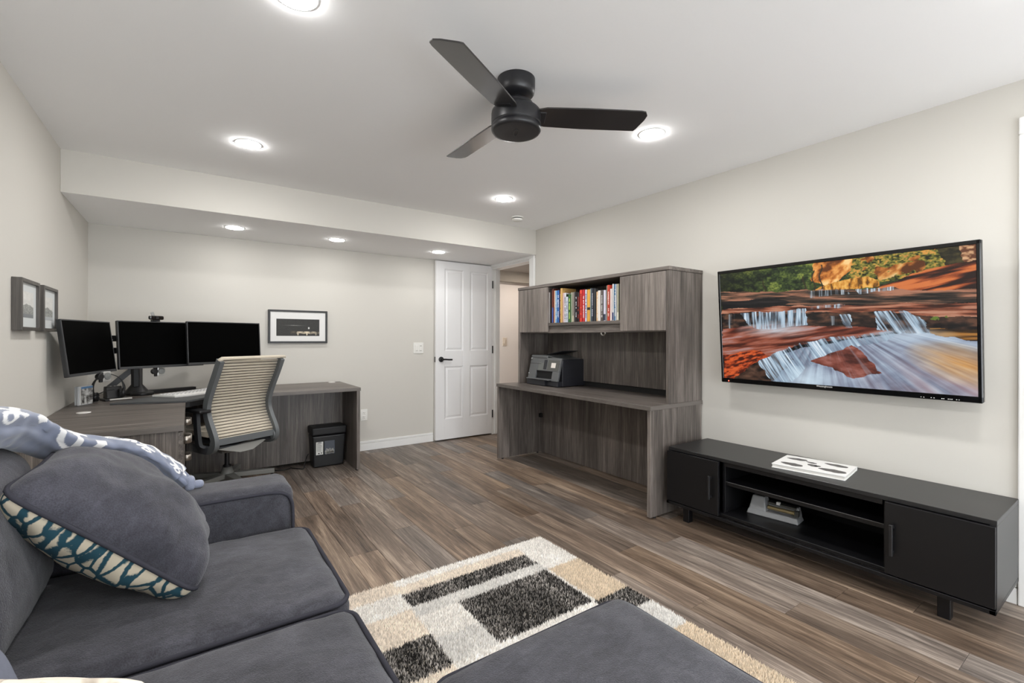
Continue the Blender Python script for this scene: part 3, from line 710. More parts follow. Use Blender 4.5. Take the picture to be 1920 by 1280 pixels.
    paint(inpoly(wu, wv, [(.87, .55), (1.01, .56), (1.01, .64), (.86, .6)]), ramp(con(fbm(u * 10, v * 70, 4, 14), 2.6), (40, 26, 12), (120, 80, 34), (164, 112, 52)))
    paint((con(fbm(u * 60, v * 60, 4, 15), 3) > .6) & (np.hypot((u - .9) / .04, (v - .47) / .02) < 1), (96, 116, 44))
    # pool
    pl = con(fbm(u * 9 + v * 6, v * 40 + u * 10, 5, 16), 2.4)
    paint(inpoly(wu, wv, [(0.0, 0.525), (0.3, 0.49), (0.666, 0.533), (0.757, 0.566), (0.614, 0.612), (0.383, 0.676), (0.258, 0.775), (0.068, 1.01), (0.0, 1.01)]), ramp(pl, (62, 26, 18), (112, 52, 36), (150, 84, 64), (164, 124, 120)))
    low = inpoly(wu, wv, [(0, .78), (.2, .72), (.24, .78), (.07, 1.01), (0, 1.01)]); paint(low, ramp(con(fbm(u * 40, v * 60 + u * 30, 5, 17), 3), (66, 20, 8), (160, 60, 26), (206, 92, 44)))
    # water, everything below
    ang = np.arctan2(v - .42, u - .5); rad = np.hypot(v - .42, u - .5)
    water = inpoly(wu, wv, [(0.80, 0.57), (0.87, 0.585), (1.01, 0.645), (1.01, 1.01), (.06, 1.01), (0.19, .84), (0.397, 0.70), (0.62, 0.62)])
    sw = con(.65 * fbm(ang * 30, rad * 3, 5, 18) + .35 * fbm(u * 9 + v * 5, v * 9, 4, 40), 1.7)
    wc = ramp(sw, (86, 84, 98), (122, 130, 150), (158, 172, 190), (206, 218, 228)); paint(water, wc)
    warm = con(fbm(ang * 15, rad * 4, 4, 19), 2.4)[..., None]; k = (np.clip((u - .5) * 2.2, 0, 1) * np.clip((v - .62) * 3, 0, 1))[..., None] * warm
    tint = np.array((152, 116, 120)) / 255; msk = water[..., None] * k * .7; col[:] = col * (1 - msk) + tint * msk
    gmask = np.clip(1 - np.hypot((u - .97) / .19, (v - .80 + (u - .97) * -.5) / .15), 0, 1) ** .9 * water
    gold = ramp(con(fbm(ang * 26, rad * 4, 4, 20), 2), (150, 96, 44), (206, 150, 84), (232, 190, 130)) / 255
    g = np.clip(gmask * 1.5 * (.55 + .6 * con(fbm(ang * 12, rad * 3, 3, 21))), 0, 1)[..., None]; col[:] = col * (1 - g) + gold * g
    # falls
    def falls(poly, fx_, sd, bright=1.0, slope=0.0, hole=.24):
        mk = inpoly(wu, wv, poly); s_ = con(.6 * fbm((u + slope * v) * fx_ * 1.9, v * 5, 4, sd) + .4 * fbm((u + slope * v) * fx_ * .5, v * 3, 3, sd + 3), 2.4)
        c_ = ramp(s_, (62, 62, 72), (112, 132, 152), (164, 186, 204), (222, 232, 240)) / 255 * bright
        a_ = np.clip((s_ - hole + .22) * 1.6, 0, 1)[..., None] * mk[..., None]; col[:] = col * (1 - a_) + c_ * a_
    falls([(0.11, 0.385), (0.422, 0.366), (0.43, 0.50), (0.292, 0.53), (0.199, 0.535), (0.15, 0.50)], 90, 22)
    falls([(0.02, 0.40), (0.1, 0.385), (0.1, 0.52), (0.02, 0.53)], 80, 23, .7, hole=.6)
    falls([(0.557, 0.42), (0.602, 0.429), (0.612, 0.54), (0.582, 0.535)], 90, 24, slope=-.25)
    falls([(0.5, 0.43), (0.56, 0.43), (0.56, 0.51), (0.52, 0.51)], 90, 25, .6, hole=.62)
    falls([(0.687, 0.419), (0.79, 0.418), (0.838, 0.465), (0.872, 0.59), (0.798, 0.575), (0.694, 0.555)], 80, 26, slope=-.3)
    falls([(0.43, 0.206), (0.60, 0.24), (0.60, 0.275), (0.44, 0.275)], 120, 27, .9, hole=.6)
    falls([(0.63, 0.235), (0.76, 0.24), (0.76, 0.262), (0.63, 0.275)], 120, 28, 1, hole=.45)
    falls([(0.44, 0.345), (0.58, 0.352), (0.57, 0.37), (0.44, 0.372)], 110, 29, 1, hole=.45)
    # foam on the pool
    fo = np.clip(1 - np.hypot((u - .27) / .2, (v - .545) / .07), 0, 1) ** .6 * (.45 + .7 * con(fbm(u * 9, v * 26 + u * 8, 4, 30)))
    fo = np.clip(fo, 0, .95)[..., None] * (v > .47)[..., None]; col[:] = col * (1 - fo) + np.array((196, 204, 214)) / 255 * fo
    # diagonal fall
    dk = inpoly(wu, wv, [(0.055, 1.01), (0.187, 0.825), (0.30, 0.735), (.36, .8), (0.26, 1.01)]); paint(dk, ramp(con(fbm(u * 30, v * 30, 4, 32)), (20, 14, 12), (62, 42, 32), (92, 66, 52)))
    falls([(0.187, 0.83), (0.296, 0.728), (0.397, 0.66), (0.517, 0.61), (0.626, 0.594), (0.737, 0.561), (0.80, 0.555), (0.72, 0.635), (0.636, 0.68), (0.502, 0.76), (0.415, 0.88), (0.33, 1.01), (0.26, 1.01)], 66, 33, slope=-.35, hole=.20)
    tri = inpoly(wu, wv, [(0.435, 0.815), (0.49, 0.75), (0.607, 0.676), (0.645, 0.717), (0.705, 0.88), (0.598, 0.925), (0.526, 0.861)])
    paint(tri, ramp(con(fbm(u * 22, v * 30 - u * 8, 5, 34), 2.2), (70, 34, 28), (120, 62, 50), (152, 96, 86)))
    ms = np.clip(1 - np.hypot((u - .80) / .16, (v - .60) / .07), 0, 1) ** .8 * (.5 + .6 * fbm(u * 16, v * 20, 4, 41)); ms = np.clip(ms, 0, .9)[..., None]
    col[:] = col * (1 - ms) + np.array((190, 206, 220)) / 255 * ms
    wash_ = np.clip(con(fbm(ang * 34, rad * 3, 4, 42), 3) - .55, 0, 1)[..., None] * tri[..., None] * .9; col[:] = col * (1 - wash_) + np.array((150, 150, 164)) / 255 * wash_
    sp = np.clip(1 - np.hypot((u - .42) / .13, (v - .95) / .11), 0, 1) ** .7; sp = (sp * (.6 + .5 * fbm(u * 14, v * 14, 4, 35)))[..., None]; sp = np.clip(sp, 0, .95)
    col[:] = col * (1 - sp) + np.array((206, 226, 238)) / 255 * sp
    return lin(np.clip(col, 0, 1))
nu, nv = 620, 350
picture('screen', TV, -tw + .015, tw - .015, -th + .029, th - .019, -.0045, nu, nv, tv_picture(nu, nv), vcol_mat('tv_image', .25, .3, emit=.34, base=False), label='lit screen with a waterfall landscape')

# ================================================================== CORNER DESK
dt = .7244
t = thing('corner_desk', 'L shaped grey woodgrain corner desk with drawers on its left wing', 'desk', (-.1, 3.9, 0))
obj('desktop', MB().box(XL + .004, 1.222, 4.055, YW - .004, dt - .028, dt, .002), lamX, t)
obj('return_top', MB().box(XL + .004, -.024, 2.80, 4.0545, dt - .028, dt, .002), lamX, t)
obj('edge_band', MB().box(0, 1.222, 4.0535, 4.056, dt - .028, dt - .0005, .0005), edge, t)
obj('edge_band', MB().box(XL + .004, -.024, 2.7985, 2.801, dt - .028, dt - .0005, .0005), edge, t)
obj('side_panel', MB().box(1.190, 1.218, 3.985 + .075, YW - .02, .012, dt - .028, .0015), lamZ, t)
obj('modesty_panel', MB().box(-.024, 1.19, 4.52, 4.538, .03, dt - .028, .001), lamZ, t)
obj('end_panel', MB().box(XL + .02, -.046, 2.812, 2.838, .012, dt - .028, .0015), lamZ, t)
obj('carcass', MB().box(XL + .02, -.048, 2.838, 3.80, .03, dt - .030, .001), lamZ, t)
for (y0, y1) in ((2.816, 3.28), (3.285, 3.78)):
    for (z0, z1) in ((.475, .690), (.255, .470), (.03, .250)):
        d = obj('drawer', MB().box(-.048, -.026, y0, y1, z0, z1, .0015), lamY, t)
        yc = (y0 + y1) / 2 if y0 > 3 else y0 + .12
        obj('handle', MB().sweep([(-.026, yc - .055, z1 - .055), (-.008, yc - .052, z1 - .055), (.004, yc - .03, z1 - .055), (.006, yc, z1 - .055), (.004, yc + .03, z1 - .055), (-.008, yc + .052, z1 - .055), (-.026, yc + .055, z1 - .055)], [(-.003, -.018), (.003, -.018), (.003, .018), (-.003, .018)]), chrome, d)
gw = mat('grommet_white', srgb(222, 220, 216), .4)
for (gx, gy) in ((-.50, 3.575), (1.13, 4.68)): obj('grommet', MB().lathe((gx, gy, dt), [(.032, 0), (.032, .003), (.024, .0045), (0, .004)]), gw, t)
for xx, yy in ((1.204, 4.1), (1.204, 4.6), (-.56, 2.825), (-.1, 2.825)): obj('glide', MB().cyl((xx, yy, .006), .012, .012), black, t)

t = thing('keyboard_platform', 'dark grey corner platform bridging the desk under the white keyboard', 'keyboard platform', (.05, 4.1, dt))
poly = [(-.42, 3.885), (-.015, 3.765), (.13, 3.94), (.36, 4.01), (.44, 4.05), (.38, 4.40), (-.20, 4.26)]
obj('platform', MB().prism([(x, y, dt + .0005) for x, y in poly], (0, 0, .012), .001), mat('platform_grey', srgb(72, 74, 76), .5), t)
obj('support_lip', MB().prism([(x, y, dt - .034) for x, y in ((-.022, 3.775), (.0, 3.785), (.13, 3.95), (.34, 4.01), (.36, 4.03), (.36, 4.052), (.0, 4.052), (-.022, 4.0))], (0, 0, .034), .001), black, t)

def kb():
    t = thing('keyboard', 'white split curved keyboard on the dark corner platform', 'keyboard', (.02, 4.20, dt + .0127), rot=(0, 0, R(45)))
    hw, hd = .235, .105
    out = []
    for i in range(13):
        u = -1 + 2 * i / 12; out.append((hw * u, -hd - .028 * (1 - u * u) + .02 * abs(u) ** 3))
    top = [(hw * (1 - 2 * i / 12), hd - .015 * (1 - (1 - 2 * i / 12) ** 2)) for i in range(13)]
    P = out + top
    obj('case', MB().prism([(x, y, 0) for x, y in P], (0, 0, .016), .004), mat('keyboard_white', srgb(214, 213, 210), .5), t, local=True)
    km = mat('key_white', srgb(206, 206, 206), .55)
    for r in range(5):
        for c in range(14):
            if c in (6,) and r == 4: continue
            u = -1 + 2 * (c + .5) / 14; x = hw * .93 * u; y = -.042 + r * .0265 - .012 * (1 - u * u)
            k = obj('key', MB().box(x - .0105, x + .0105, y - .0105, y + .0105, .014, .0215, .003), km, t, local=True)
    obj('palm_rest', MB().prism([(x * .93, y + .012 if i < 13 else -.064 - .012 * (1 - (x / hw) ** 2), .0155) for i, (x, y) in enumerate(out + [(q, 0) for q in (.2, .1, 0, -.1, -.2)])], (0, 0, .004), .0015), mat('palm_white', srgb(226, 225, 222), .6), t, local=True)
kb()

# monitors
def monitor(x, y, z, yaw, W, H, tilt, label):
    t = thing('monitor', label, 'monitor', (x, y, z), rot=(R(tilt), 0, R(yaw)))
    # local origin at left edge centre; x to the right, front faces -y
    obj('housing', MB().box(0, W, 0, .022, -H / 2, H / 2, .003).box(W * .25, W * .75, .02, .05, -H * .3, H * .3, .012, 2), mat('monitor_black', srgb(40, 41, 43), .42), t, local=True)
    obj('bezel', MB().box(0, W, -.003, .004, H / 2 - .007, H / 2, .001).box(0, .007, -.003, .004, -H / 2, H / 2, .001).box(W - .007, W, -.003, .004, -H / 2, H / 2, .001).box(0, W, -.003, .004, -H / 2, -H / 2 + .016, .001), mat('monitor_bezel', srgb(58, 59, 61), .4), t, local=True)
    obj('screen', MB().box(.006, W - .006, -.0015, .002, -H / 2 + .015, H / 2 - .006, 0), scr_m, t, local=True, label='blank black screen')
    obj('mount_plate', MB().box(W / 2 - .05, W / 2 + .05, .048, .062, -.05, .05, .002), black, t, local=True)
    return t
def pdw(px, py, w_):
    d = (Fv * 865.3 + Xc * (px - 960) + Yc * (633.35 - py)) * (w_ / 865.3); return (d.x, d.y, 1.16 + d.z)
monitor(-.567, 3.487, 1.097, 73.6, .53, .325, -7, 'left of the three black monitors, turned in from the left wall')
monitor(-.390, 3.979, 1.107, 32, .55, .325, -5, 'middle black monitor, with the webcam on its top edge')
monitor(-.018, 4.133, 1.116, 23.5, .54, .322, -4, 'right of the three black monitors, behind the office chair')
t = thing('monitor_stand', 'black triple monitor stand with a round foot and central pole', 'monitor stand', (-.331, 4.50, dt))
bx, by = -.331, 4.50
obj('foot', MB().lathe((bx + .035, by - .05, dt), [(0, 0), (.07, 0), (.072, .006), (.070, .020), (.066, .023), (0, .023)]), black, t)
obj('foot_bar', MB().sweep([(bx, by, dt + .012), (bx + .17, by + .06, dt + .014), (bx + .36, by + .14, dt + .014)], [(-.03, -.010), (.03, -.010), (.03, .014), (-.03, .014)], smooth=False), black, t)
obj('pole', MB().lathe((bx, by, dt + .001), [(0, .0), (.085, .0), (.075, .02), (.035, .075), (.034, .45), (.03, .455), (0, .455)]).box(bx - .018, bx + .018, by - .05, by + .02, dt + .06, dt + .2, .004, M=Matrix.Identity(4)), black, t)
obj('brace', MB().sweep([(bx - .03, by + .01, dt + .19), (bx - .16, by - .02, dt + .06)], [(-.012, -.018), (.012, -.018), (.012, .018), (-.012, .018)], smooth=False), black, t)
Ma = (-.48, 3.72); Mb = (-.20, 4.18); Mc = (.20, 4.27)
for z in (1.150, 1.068):
    obj('crossbar', MB().sweep([(-.556, 3.77, z), (-.478, 4.00, z), (-.41, 4.075, z), (-.30, 4.13, z), (-.19, 4.19, z), (-.02, 4.25, z), (.205, 4.31, z)], [(-.004, -.020), (.004, -.020), (.004, .020), (-.004, .020)], smooth=False), black, t)
obj('riser', MB().box(bx - .02, bx + .02, by - .03, by + .02, dt + .30, 1.19, .004), black, t)
obj('support_arm', MB().sweep([(bx, by - .02, 1.11), (-.25, 4.35, 1.11), (-.20, 4.20, 1.11)], [(-.02, -.045), (.02, -.045), (.02, .045), (-.02, .045)], smooth=False), black, t)
obj('bolt', MB().cyl((-.455, 4.012, 1.070), .006, .012, 'X').cyl((-.437, 4.035, 1.068), .005, .012, 'X').cyl((-.43, 4.045, 1.14), .004, .012, 'X'), white, t)

slv = mat('silver_block', srgb(190, 190, 188), .35, .6)
dial_m = mat('grey_dial', srgb(112, 114, 112), .55)
def gadget(x, y, z, yaw, label, ztop):
    t = thing('clip_gadget', label, 'device', (x, y, z), rot=(0, 0, R(yaw)))  # small gadget of unknown use, clipped under a monitor
    obj('block', MB().box(-.012, .038, 0, .03, -.034, .030, .004, 2), slv, t, local=True)
    obj('dial', MB().lathe((0, 0, 0), [(0, 0), (.021, 0), (.021, .004), (.017, .006), (.012, .004), (.006, .008), (0, .008)], M=Matrix.Translation((.014, 0, 0)) @ Matrix.Rotation(PI / 2, 4, 'X')), dial_m, t, local=True)
    obj('clamp', MB().cyl((-.026, .012, 0), .020, .026, 'Y', bev=.004).box(-.03, .0, .002, .022, .01, ztop, .002).box(-.026, -.01, .004, .02, -.036, -.015, .002), black, t, local=True)
gadget(-.178, 4.118, .918, 32, 'small silver block with a grey dial hanging under the middle monitor', .029)
gadget(-.432, 3.80, .915, 50, 'small silver block with a grey dial below the left monitor', .025)

t = thing('webcam', 'small black webcam clipped on top of the middle monitor', 'webcam', (-.197, 4.115, 1.270), rot=(0, 0, R(32)))
obj('body', MB().box(-.046, .046, -.012, .014, .012, .040, .008, 2), gloss, t, local=True)
obj('lens', MB().cyl((0, -.013, .026), .010, .006, 'Y'), black, t, local=True)
obj('stand', MB().box(-.022, .022, -.010, .03, 0, .012, .003).box(-.018, .018, .024, .03, -.03, .004, .002), black, t, local=True)
obj('privacy_flap', MB().box(-.011, .011, .010, .013, .036, .068, .002, M=Matrix.Rotation(R(-18), 4, 'Y')), mat('grey_clear', srgb(150, 150, 148), .3), t, local=True)

# headset with its dock
t = thing('headset_dock', 'black headset charging dock on the corner desk', 'dock', (-.425, 4.20, dt + .0005), rot=(0, 0, R(22)))
obj('base', MB().box(-.075, .075, -.065, .05, 0, .014, .004, 2), black, t, local=True)
obj('cradle', MB().prism([(-.055, -.03, .012), (-.055, .045, .012), (-.055, .035, .095), (-.055, -.005, .095)], (.09, 0, 0), .006), black, t, local=True)
obj('front_edge', MB().box(-.05, .075, -.066, -.058, .003, .0145, .002), mat('light_edge', srgb(200, 198, 192), .4), t, local=True)
obj('button_row', MB().box(-.03, -.02, -.003, .004, .0945, .0965, 0).box(-.008, .002, -.003, .004, .0945, .0965, 0).box(.014, .024, -.003, .004, .0945, .0965, 0), mat('light_edge', srgb(200, 198, 192), .4), t, local=True)
hsr = thing('headset', 'black over ear headset standing by its charging dock', 'headset', (-.455, 4.15, dt + .0008), rot=(0, 0, R(18)))
band = [(-.083 * math.cos(a), .02 * math.sin(a), .085 + .095 * math.sin(a)) for a in np.linspace(-.75, PI + .75, 34)]
obj('headband', MB().sweep(band, [(-.008, -.0025), (.008, -.0025), (.008, .0025), (-.008, .0025)], ref=(0, 0, 1)), black, hsr, local=True)
def cup(x, s, z=.032):
    return MB().lathe((0, 0, 0), [(0, 0), (.026, 0), (.031, .006), (.031, .016), (.026, .024), (0, .026)], M=Matrix.Translation((x, 0, z)) @ Matrix.Rotation(s * PI / 2, 4, 'Y'))
obj('ear_cup', cup(-.062, -1), black, hsr, local=True); obj('ear_cup', cup(.062, 1, .05), black, hsr, local=True)
obj('ear_cushion', MB().tube([(-.060, .022 * math.cos(a), .032 + .022 * math.sin(a)) for a in np.linspace(0, 2 * PI, 21)[:-1]], .009, 8, closed=True), mat('soft_black', srgb(30, 30, 31), .8), hsr, local=True)
obj('ear_cushion', MB().tube([(.060, .022 * math.cos(a), .05 + .022 * math.sin(a)) for a in np.linspace(0, 2 * PI, 21)[:-1]], .009, 8, closed=True), mat('soft_black', srgb(30, 30, 31), .8), hsr, local=True)
obj('microphone_boom', MB().tube([(-.085, -.01, .03), (-.06, -.035, .055), (-.02, -.05, .075), (.02, -.05, .078)], .0028, 8), black, hsr, local=True)

# boxed game cases
for dx, dy, lab, c1 in ((0, 0, 'clear plastic game case with a blue top strip, front of two upright', (190, 192, 196)), (-.013, .016, 'clear plastic case behind the front game case, mostly hidden', (120, 124, 132))):
    t = thing('game_case', lab, 'game case', (-.548 + dx, 4.0 + dy, dt + .0005), rot=(0, 0, R(66)))
    obj('shell', MB().box(-.062, .062, 0, .014, 0, .12, .002), mat('clear_shell_%d' % (c1[0]), srgb(205, 208, 212), .18), t, local=True)
    n = 24; U_, V_ = np.meshgrid(np.linspace(0, 1, n), np.linspace(0, 1, n))
    g = np.clip(fbm(U_ * 7, V_ * 7, 4, 50 + c1[0]) * 2.4 - .7, 0, 1)[..., None]; cc = g * np.array((222, 222, 220)) + (1 - g) * np.array((70, 68, 66))
    cc[V_ < .12] = (96, 140, 186); cc[U_ < .1] = (226, 226, 224)
    picture('cover_art', t, -.058, .060, .004, .116, -.0006, n, n, lin(cc / 255), vcol_mat('print_gloss', .25))

# ------------------------------------------------------------------ office chair
t = thing('office_chair', 'grey task chair with a cream striped back tucked under the corner desk', 'chair', (.172, 4.125, 0), rot=(0, 0, R(27)))
cg = mat('chair_grey', srgb(102, 106, 108), .45); cgd = mat('chair_dark', srgb(46, 48, 51), .5); cgl = mat('chair_base_grey', srgb(112, 112, 108), .45)
crm = mat('cream_fabric', srgb(206, 196, 178), .8, spec=.15, bump=.3, bscale=500, sheen=.2)
prof = [(-.425, 1.005), (-.400, .955), (-.365, .89), (-.325, .82), (-.287, .745), (-.268, .685), (-.272, .625), (-.300, .565), (-.335, .51), (-.358, .465), (-.360, .43), (-.340, .402), (-.300, .388), (-.22, .385), (-.12, .39)]
def smoothpath(P, n=6):
    P = [Vector(p) for p in P]; out = []
    for i in range(len(P) - 1):
        p0 = P[max(i - 1, 0)]; p1 = P[i]; p2 = P[i + 1]; p3 = P[min(i + 2, len(P) - 1)]
        for k in range(n):
            s = k / n
            out.append(.5 * ((2 * p1) + (p2 - p0) * s + (2 * p0 - 5 * p1 + 4 * p2 - p3) * s * s + (3 * p1 - p0 - 3 * p2 + p3) * s ** 3))
    out.append(P[-1]); return out
for s in (-1, 1):
    pa = smoothpath([(s * .222, f_, z) for f_, z in prof], 4)
    obj('back_upright', MB().sweep(pa, [(-.026, -.014), (.026, -.014), (.026, .014), (-.026, .014)], ref=(1, 0, 0), smooth=False), cg, t, local=True, smooth=50)
    # knuckle at the bottom
    obj('pivot_cover', MB().cyl((s * .215, -.345, .425), .036, .034, 'X', bev=.008), cg, t, local=True)
obj('top_rail', MB().sweep([(-.232, -.418, 1.000), (-.21, -.425, 1.016), (0, -.432, 1.016), (.21, -.425, 1.016), (.252, -.418, 1.014)], [(-.016, -.010), (.016, -.010), (.016, .008), (.006, .012), (-.010, .012)]), crm, t, local=True)
bp_ = smoothpath([(f_ + .010, z, 0) for f_, z in [(-.418, 1.002)] + prof[1:9]] + [(-.346, .475, 0), (-.342, .45, 0)], 8)
ln = [0]
for a, b in zip(bp_, bp_[1:]): ln.append(ln[-1] + (b - a).length)
tot = ln[-1]
def bpt(s_):
    s_ = max(0, min(tot, s_))
    for i in range(len(ln) - 1):
        if s_ <= ln[i + 1]:
            k = (s_ - ln[i]) / max(1e-9, ln[i + 1] - ln[i]); p = bp_[i].lerp(bp_[i + 1], k); d = (bp_[i + 1] - bp_[i]).normalized(); return p, d
    return bp_[-1], (bp_[-1] - bp_[-2]).normalized()
NS = 27; st_ = tot / NS
for i in range(NS):
    q = MB(); b = bmesh.new()
    a0, a1 = i * st_ + .0012, (i + 1) * st_ - .0012; rr = []
    for k in range(5):
        s_ = a0 + (a1 - a0) * k / 4; p, d = bpt(s_); bul = .0035 * math.sin(PI * k / 4); nx, nz = -d.y, d.x   # bulge away from the sitter
        if nx > 0: nx, nz = -nx, -nz
        rr.append([b.verts.new((X, p.x + nx * bul, p.y + nz * bul)) for X in (-.209, -.1, 0, .1, .209)])
    for A, B in zip(rr, rr[1:]):
        for j in range(4): f_ = b.faces.new((A[j], A[j + 1], B[j + 1], B[j])); f_.smooth = True
    bmesh.ops.recalc_face_normals(b, faces=b.faces)
    ex = bmesh.ops.solidify(b, geom=b.faces[:], thickness=.003)
    q.merge(b); obj('back_band', q, crm, t, local=True)
wq = MB()
for i in range(1, NS):
    p, d = bpt(i * st_); wq.cyl((0, p.x - .001, p.y), .0019, .43, 'X', n=6)
obj('back_wires', wq, mat('wire_dark', srgb(62, 56, 50), .5), t, local=True)
# seat
def seat_pt(u, v):
    x = (u - .5) * .47; y = -.30 + v * .47; e = (1 - abs(2 * u - 1) ** 4) * (1 - abs(2 * v - 1) ** 6)
    z = .478 + .02 * e - .05 * max(0, v - .8) ** 1.0 * 2 - .012 * (1 - (2 * u - 1) ** 2)
    return Vector((x, y, z))
q = MB().grid(seat_pt, 16, 18); bmesh.ops.solidify(q.bm, geom=q.bm.faces[:], thickness=-.035)
obj('seat', q, crm, t, local=True, smooth=60)
obj('seat_pan', MB().box(-.215, .215, -.30, .13, .425, .455, .012, 2), cgd, t, local=True)
obj('lower_back_panel', MB().sweep([(-.205, -.352, .452), (0, -.352, .452), (.205, -.352, .452)], [(-.012, -.02), (.012, -.03), (.012, .012), (-.012, .012)], smooth=False), cg, t, local=True)
obj('mechanism_plate', MB().prism([(-.20, -.335, .392), (.18, -.335, .402), (.05, -.352, .345), (-.04, -.352, .343)], (0, .02, .004), .003), mat('chair_plate', srgb(142, 142, 138), .4), t, local=True)
obj('mechanism', MB().prism([(-.14, -.30, .372), (.14, -.30, .372), (.05, -.24, .325), (-.05, -.24, .325)], (0, .26, .0), .006).box(-.06, .06, -.16, .12, .31, .42, .01, 2), cgl, t, local=True)
obj('cross_tube', MB().tube([(-.2, -.325, .40), (0, -.315, .385), (.2, -.325, .40)], .014, 10), cgd, t, local=True)
for s in (-1, 1):
    fo = .12 if s > 0 else 0
    A = smoothpath([(s * .215, -.30, .392), (s * .245, -.275 + fo, .394), (s * .262, -.25 + fo, .425), (s * .266, -.235 + fo, .52), (s * .262, -.22 + fo, .60), (s * .258, -.205 + fo, .645)], 5)
    obj('arm_post', MB().sweep(A, [(-.024, -.011), (.024, -.011), (.024, .011), (-.024, .011)], ref=(1, 0, .2), smooth=False), cgd, t, local=True, smooth=50)
    obj('arm_pad', MB().box(s * .256 - .040, s * .256 + .040, -.315 + fo, -.105 + fo, .645, .668, .010, 3), black, t, local=True)
BX = Matrix.Translation((.035, -.06, .02))
obj('gas_column', MB().cyl((0, 0, .225), .016, .20, M=BX).cyl((0, 0, .155), .028, .05, bev=.004, M=BX), black, t, local=True)
obj('hub', MB().lathe((0, 0, 0), [(0, .07), (.055, .07), (.058, .10), (.040, .135), (.030, .165), (0, .165)], M=BX), cgl, t, local=True)
for k in range(5):
    a = R(-27 + 72 * k); M = Matrix.Translation((.035, -.06, 0)) @ Matrix.Rotation(a, 4, 'Z')
    obj('base_leg', MB().prism([(.03, -.033, .105), (.32, -.018, .088), (.325, .018, .088), (.03, .033, .105)], (0, 0, .036), .005, M=M), cgl, t, local=True)
    obj('caster', MB().cyl((.305, -.014, .029), .029, .018, 'Y', M=M).cyl((.305, .014, .029), .029, .018, 'Y', M=M).cyl((.305, 0, .068), .01, .05, M=M), black, t, local=True)

# ------------------------------------------------------------------ shredder, cables
t = thing('paper_shredder', 'black paper shredder bin with a clear window under the corner desk', 'shredder', (1.03, 4.43, 0))
def taper(x0, x1, y0, y1, z0, z1, ins, bev):
    b = bmesh.new(); A = [b.verts.new((x, y, z0)) for x, y in ((x0 + ins, y0 + ins), (x1 - ins, y0 + ins), (x1 - ins, y1 - ins), (x0 + ins, y1 - ins))]
    B = [b.verts.new((x, y, z1)) for x, y in ((x0, y0), (x1, y0), (x1, y1), (x0, y1))]
    b.faces.new(A[::-1]); b.faces.new(B)
    for i in range(4): b.faces.new((A[i], A[(i + 1) % 4], B[(i + 1) % 4], B[i]))
    bmesh.ops.bevel(b, geom=b.edges[:], offset=bev, segments=3, affect='EDGES', profile=.5); return b
obj('bin', MB().merge(taper(.885, 1.17, 4.335, 4.515, .002, .285, .014, .012)), black, t)
obj('cutter_head', MB().merge(taper(.878, 1.178, 4.325, 4.518, .29, .362, .003, .014)), blackm, t)
obj('slot', MB().box(.93, 1.12, 4.40, 4.412, .360, .3635, 0), dkgap, t)
obj('window', MB().box(.985, 1.075, 4.334, 4.340, .115, .235, .012, 3), mat('smoky_window', srgb(74, 80, 90), .2), t)
sh = MB(); r2 = random.Random(3)
for i in range(150):
    xx, zz = 1.03 + (r2.random() - .5) * .074, .122 + abs(r2.gauss(0, .018)); a = r2.random() * PI
    sh.box(-.006, .006, -.0006, .0006, -.0012, .0012, 0, M=Matrix.Translation((xx, 4.3335, min(zz, .165))) @ Matrix.Rotation(a, 4, 'Y'))
o = obj('paper_shreds', sh, mat('shred_paper', srgb(196, 194, 188), .7), t); o['kind'] = 'stuff'
obj('label', MB().box(.915, .975, 4.3355, 4.341, .118, .232, .001), mat('label_white', srgb(214, 214, 210), .5), t, label='white printed warning label')
lb = MB()
for i in range(9): lb.box(.922, .922 + .03 + .016 * r2.random(), 4.335, 4.3358, .150 + i * .0085, .1525 + i * .0085, 0)
lb.box(.932, .945, 4.335, 4.3358, .126, .136, 0).box(.955, .965, 4.335, 4.3358, .128, .138, 0).box(.93, .96, 4.335, 4.3358, .224, .229, 0)
obj('label_print', lb, mat('print_dark', srgb(70, 70, 70), .6), t)
obj('power_cord', MB().tube(smoothpath([(.885, 4.50, .10), (.862, 4.46, .085), (.835, 4.41, .03), (.82, 4.38, .006), (.79, 4.40, .005), (.74, 4.46, .005)], 6), .004, 8), black, t)
tag(place(obj('power_cable', MB().tube(smoothpath([(.74, 4.47, .006), (.68, 4.43, .006), (.62, 4.45, .006), (.58, 4.49, .006), (.5, 4.46, .006), (.40, 4.49, .006), (.3, 4.47, .006)], 6), .005, 8), black)), 'black cable lying on the floor along the desk back panel', 'cable')

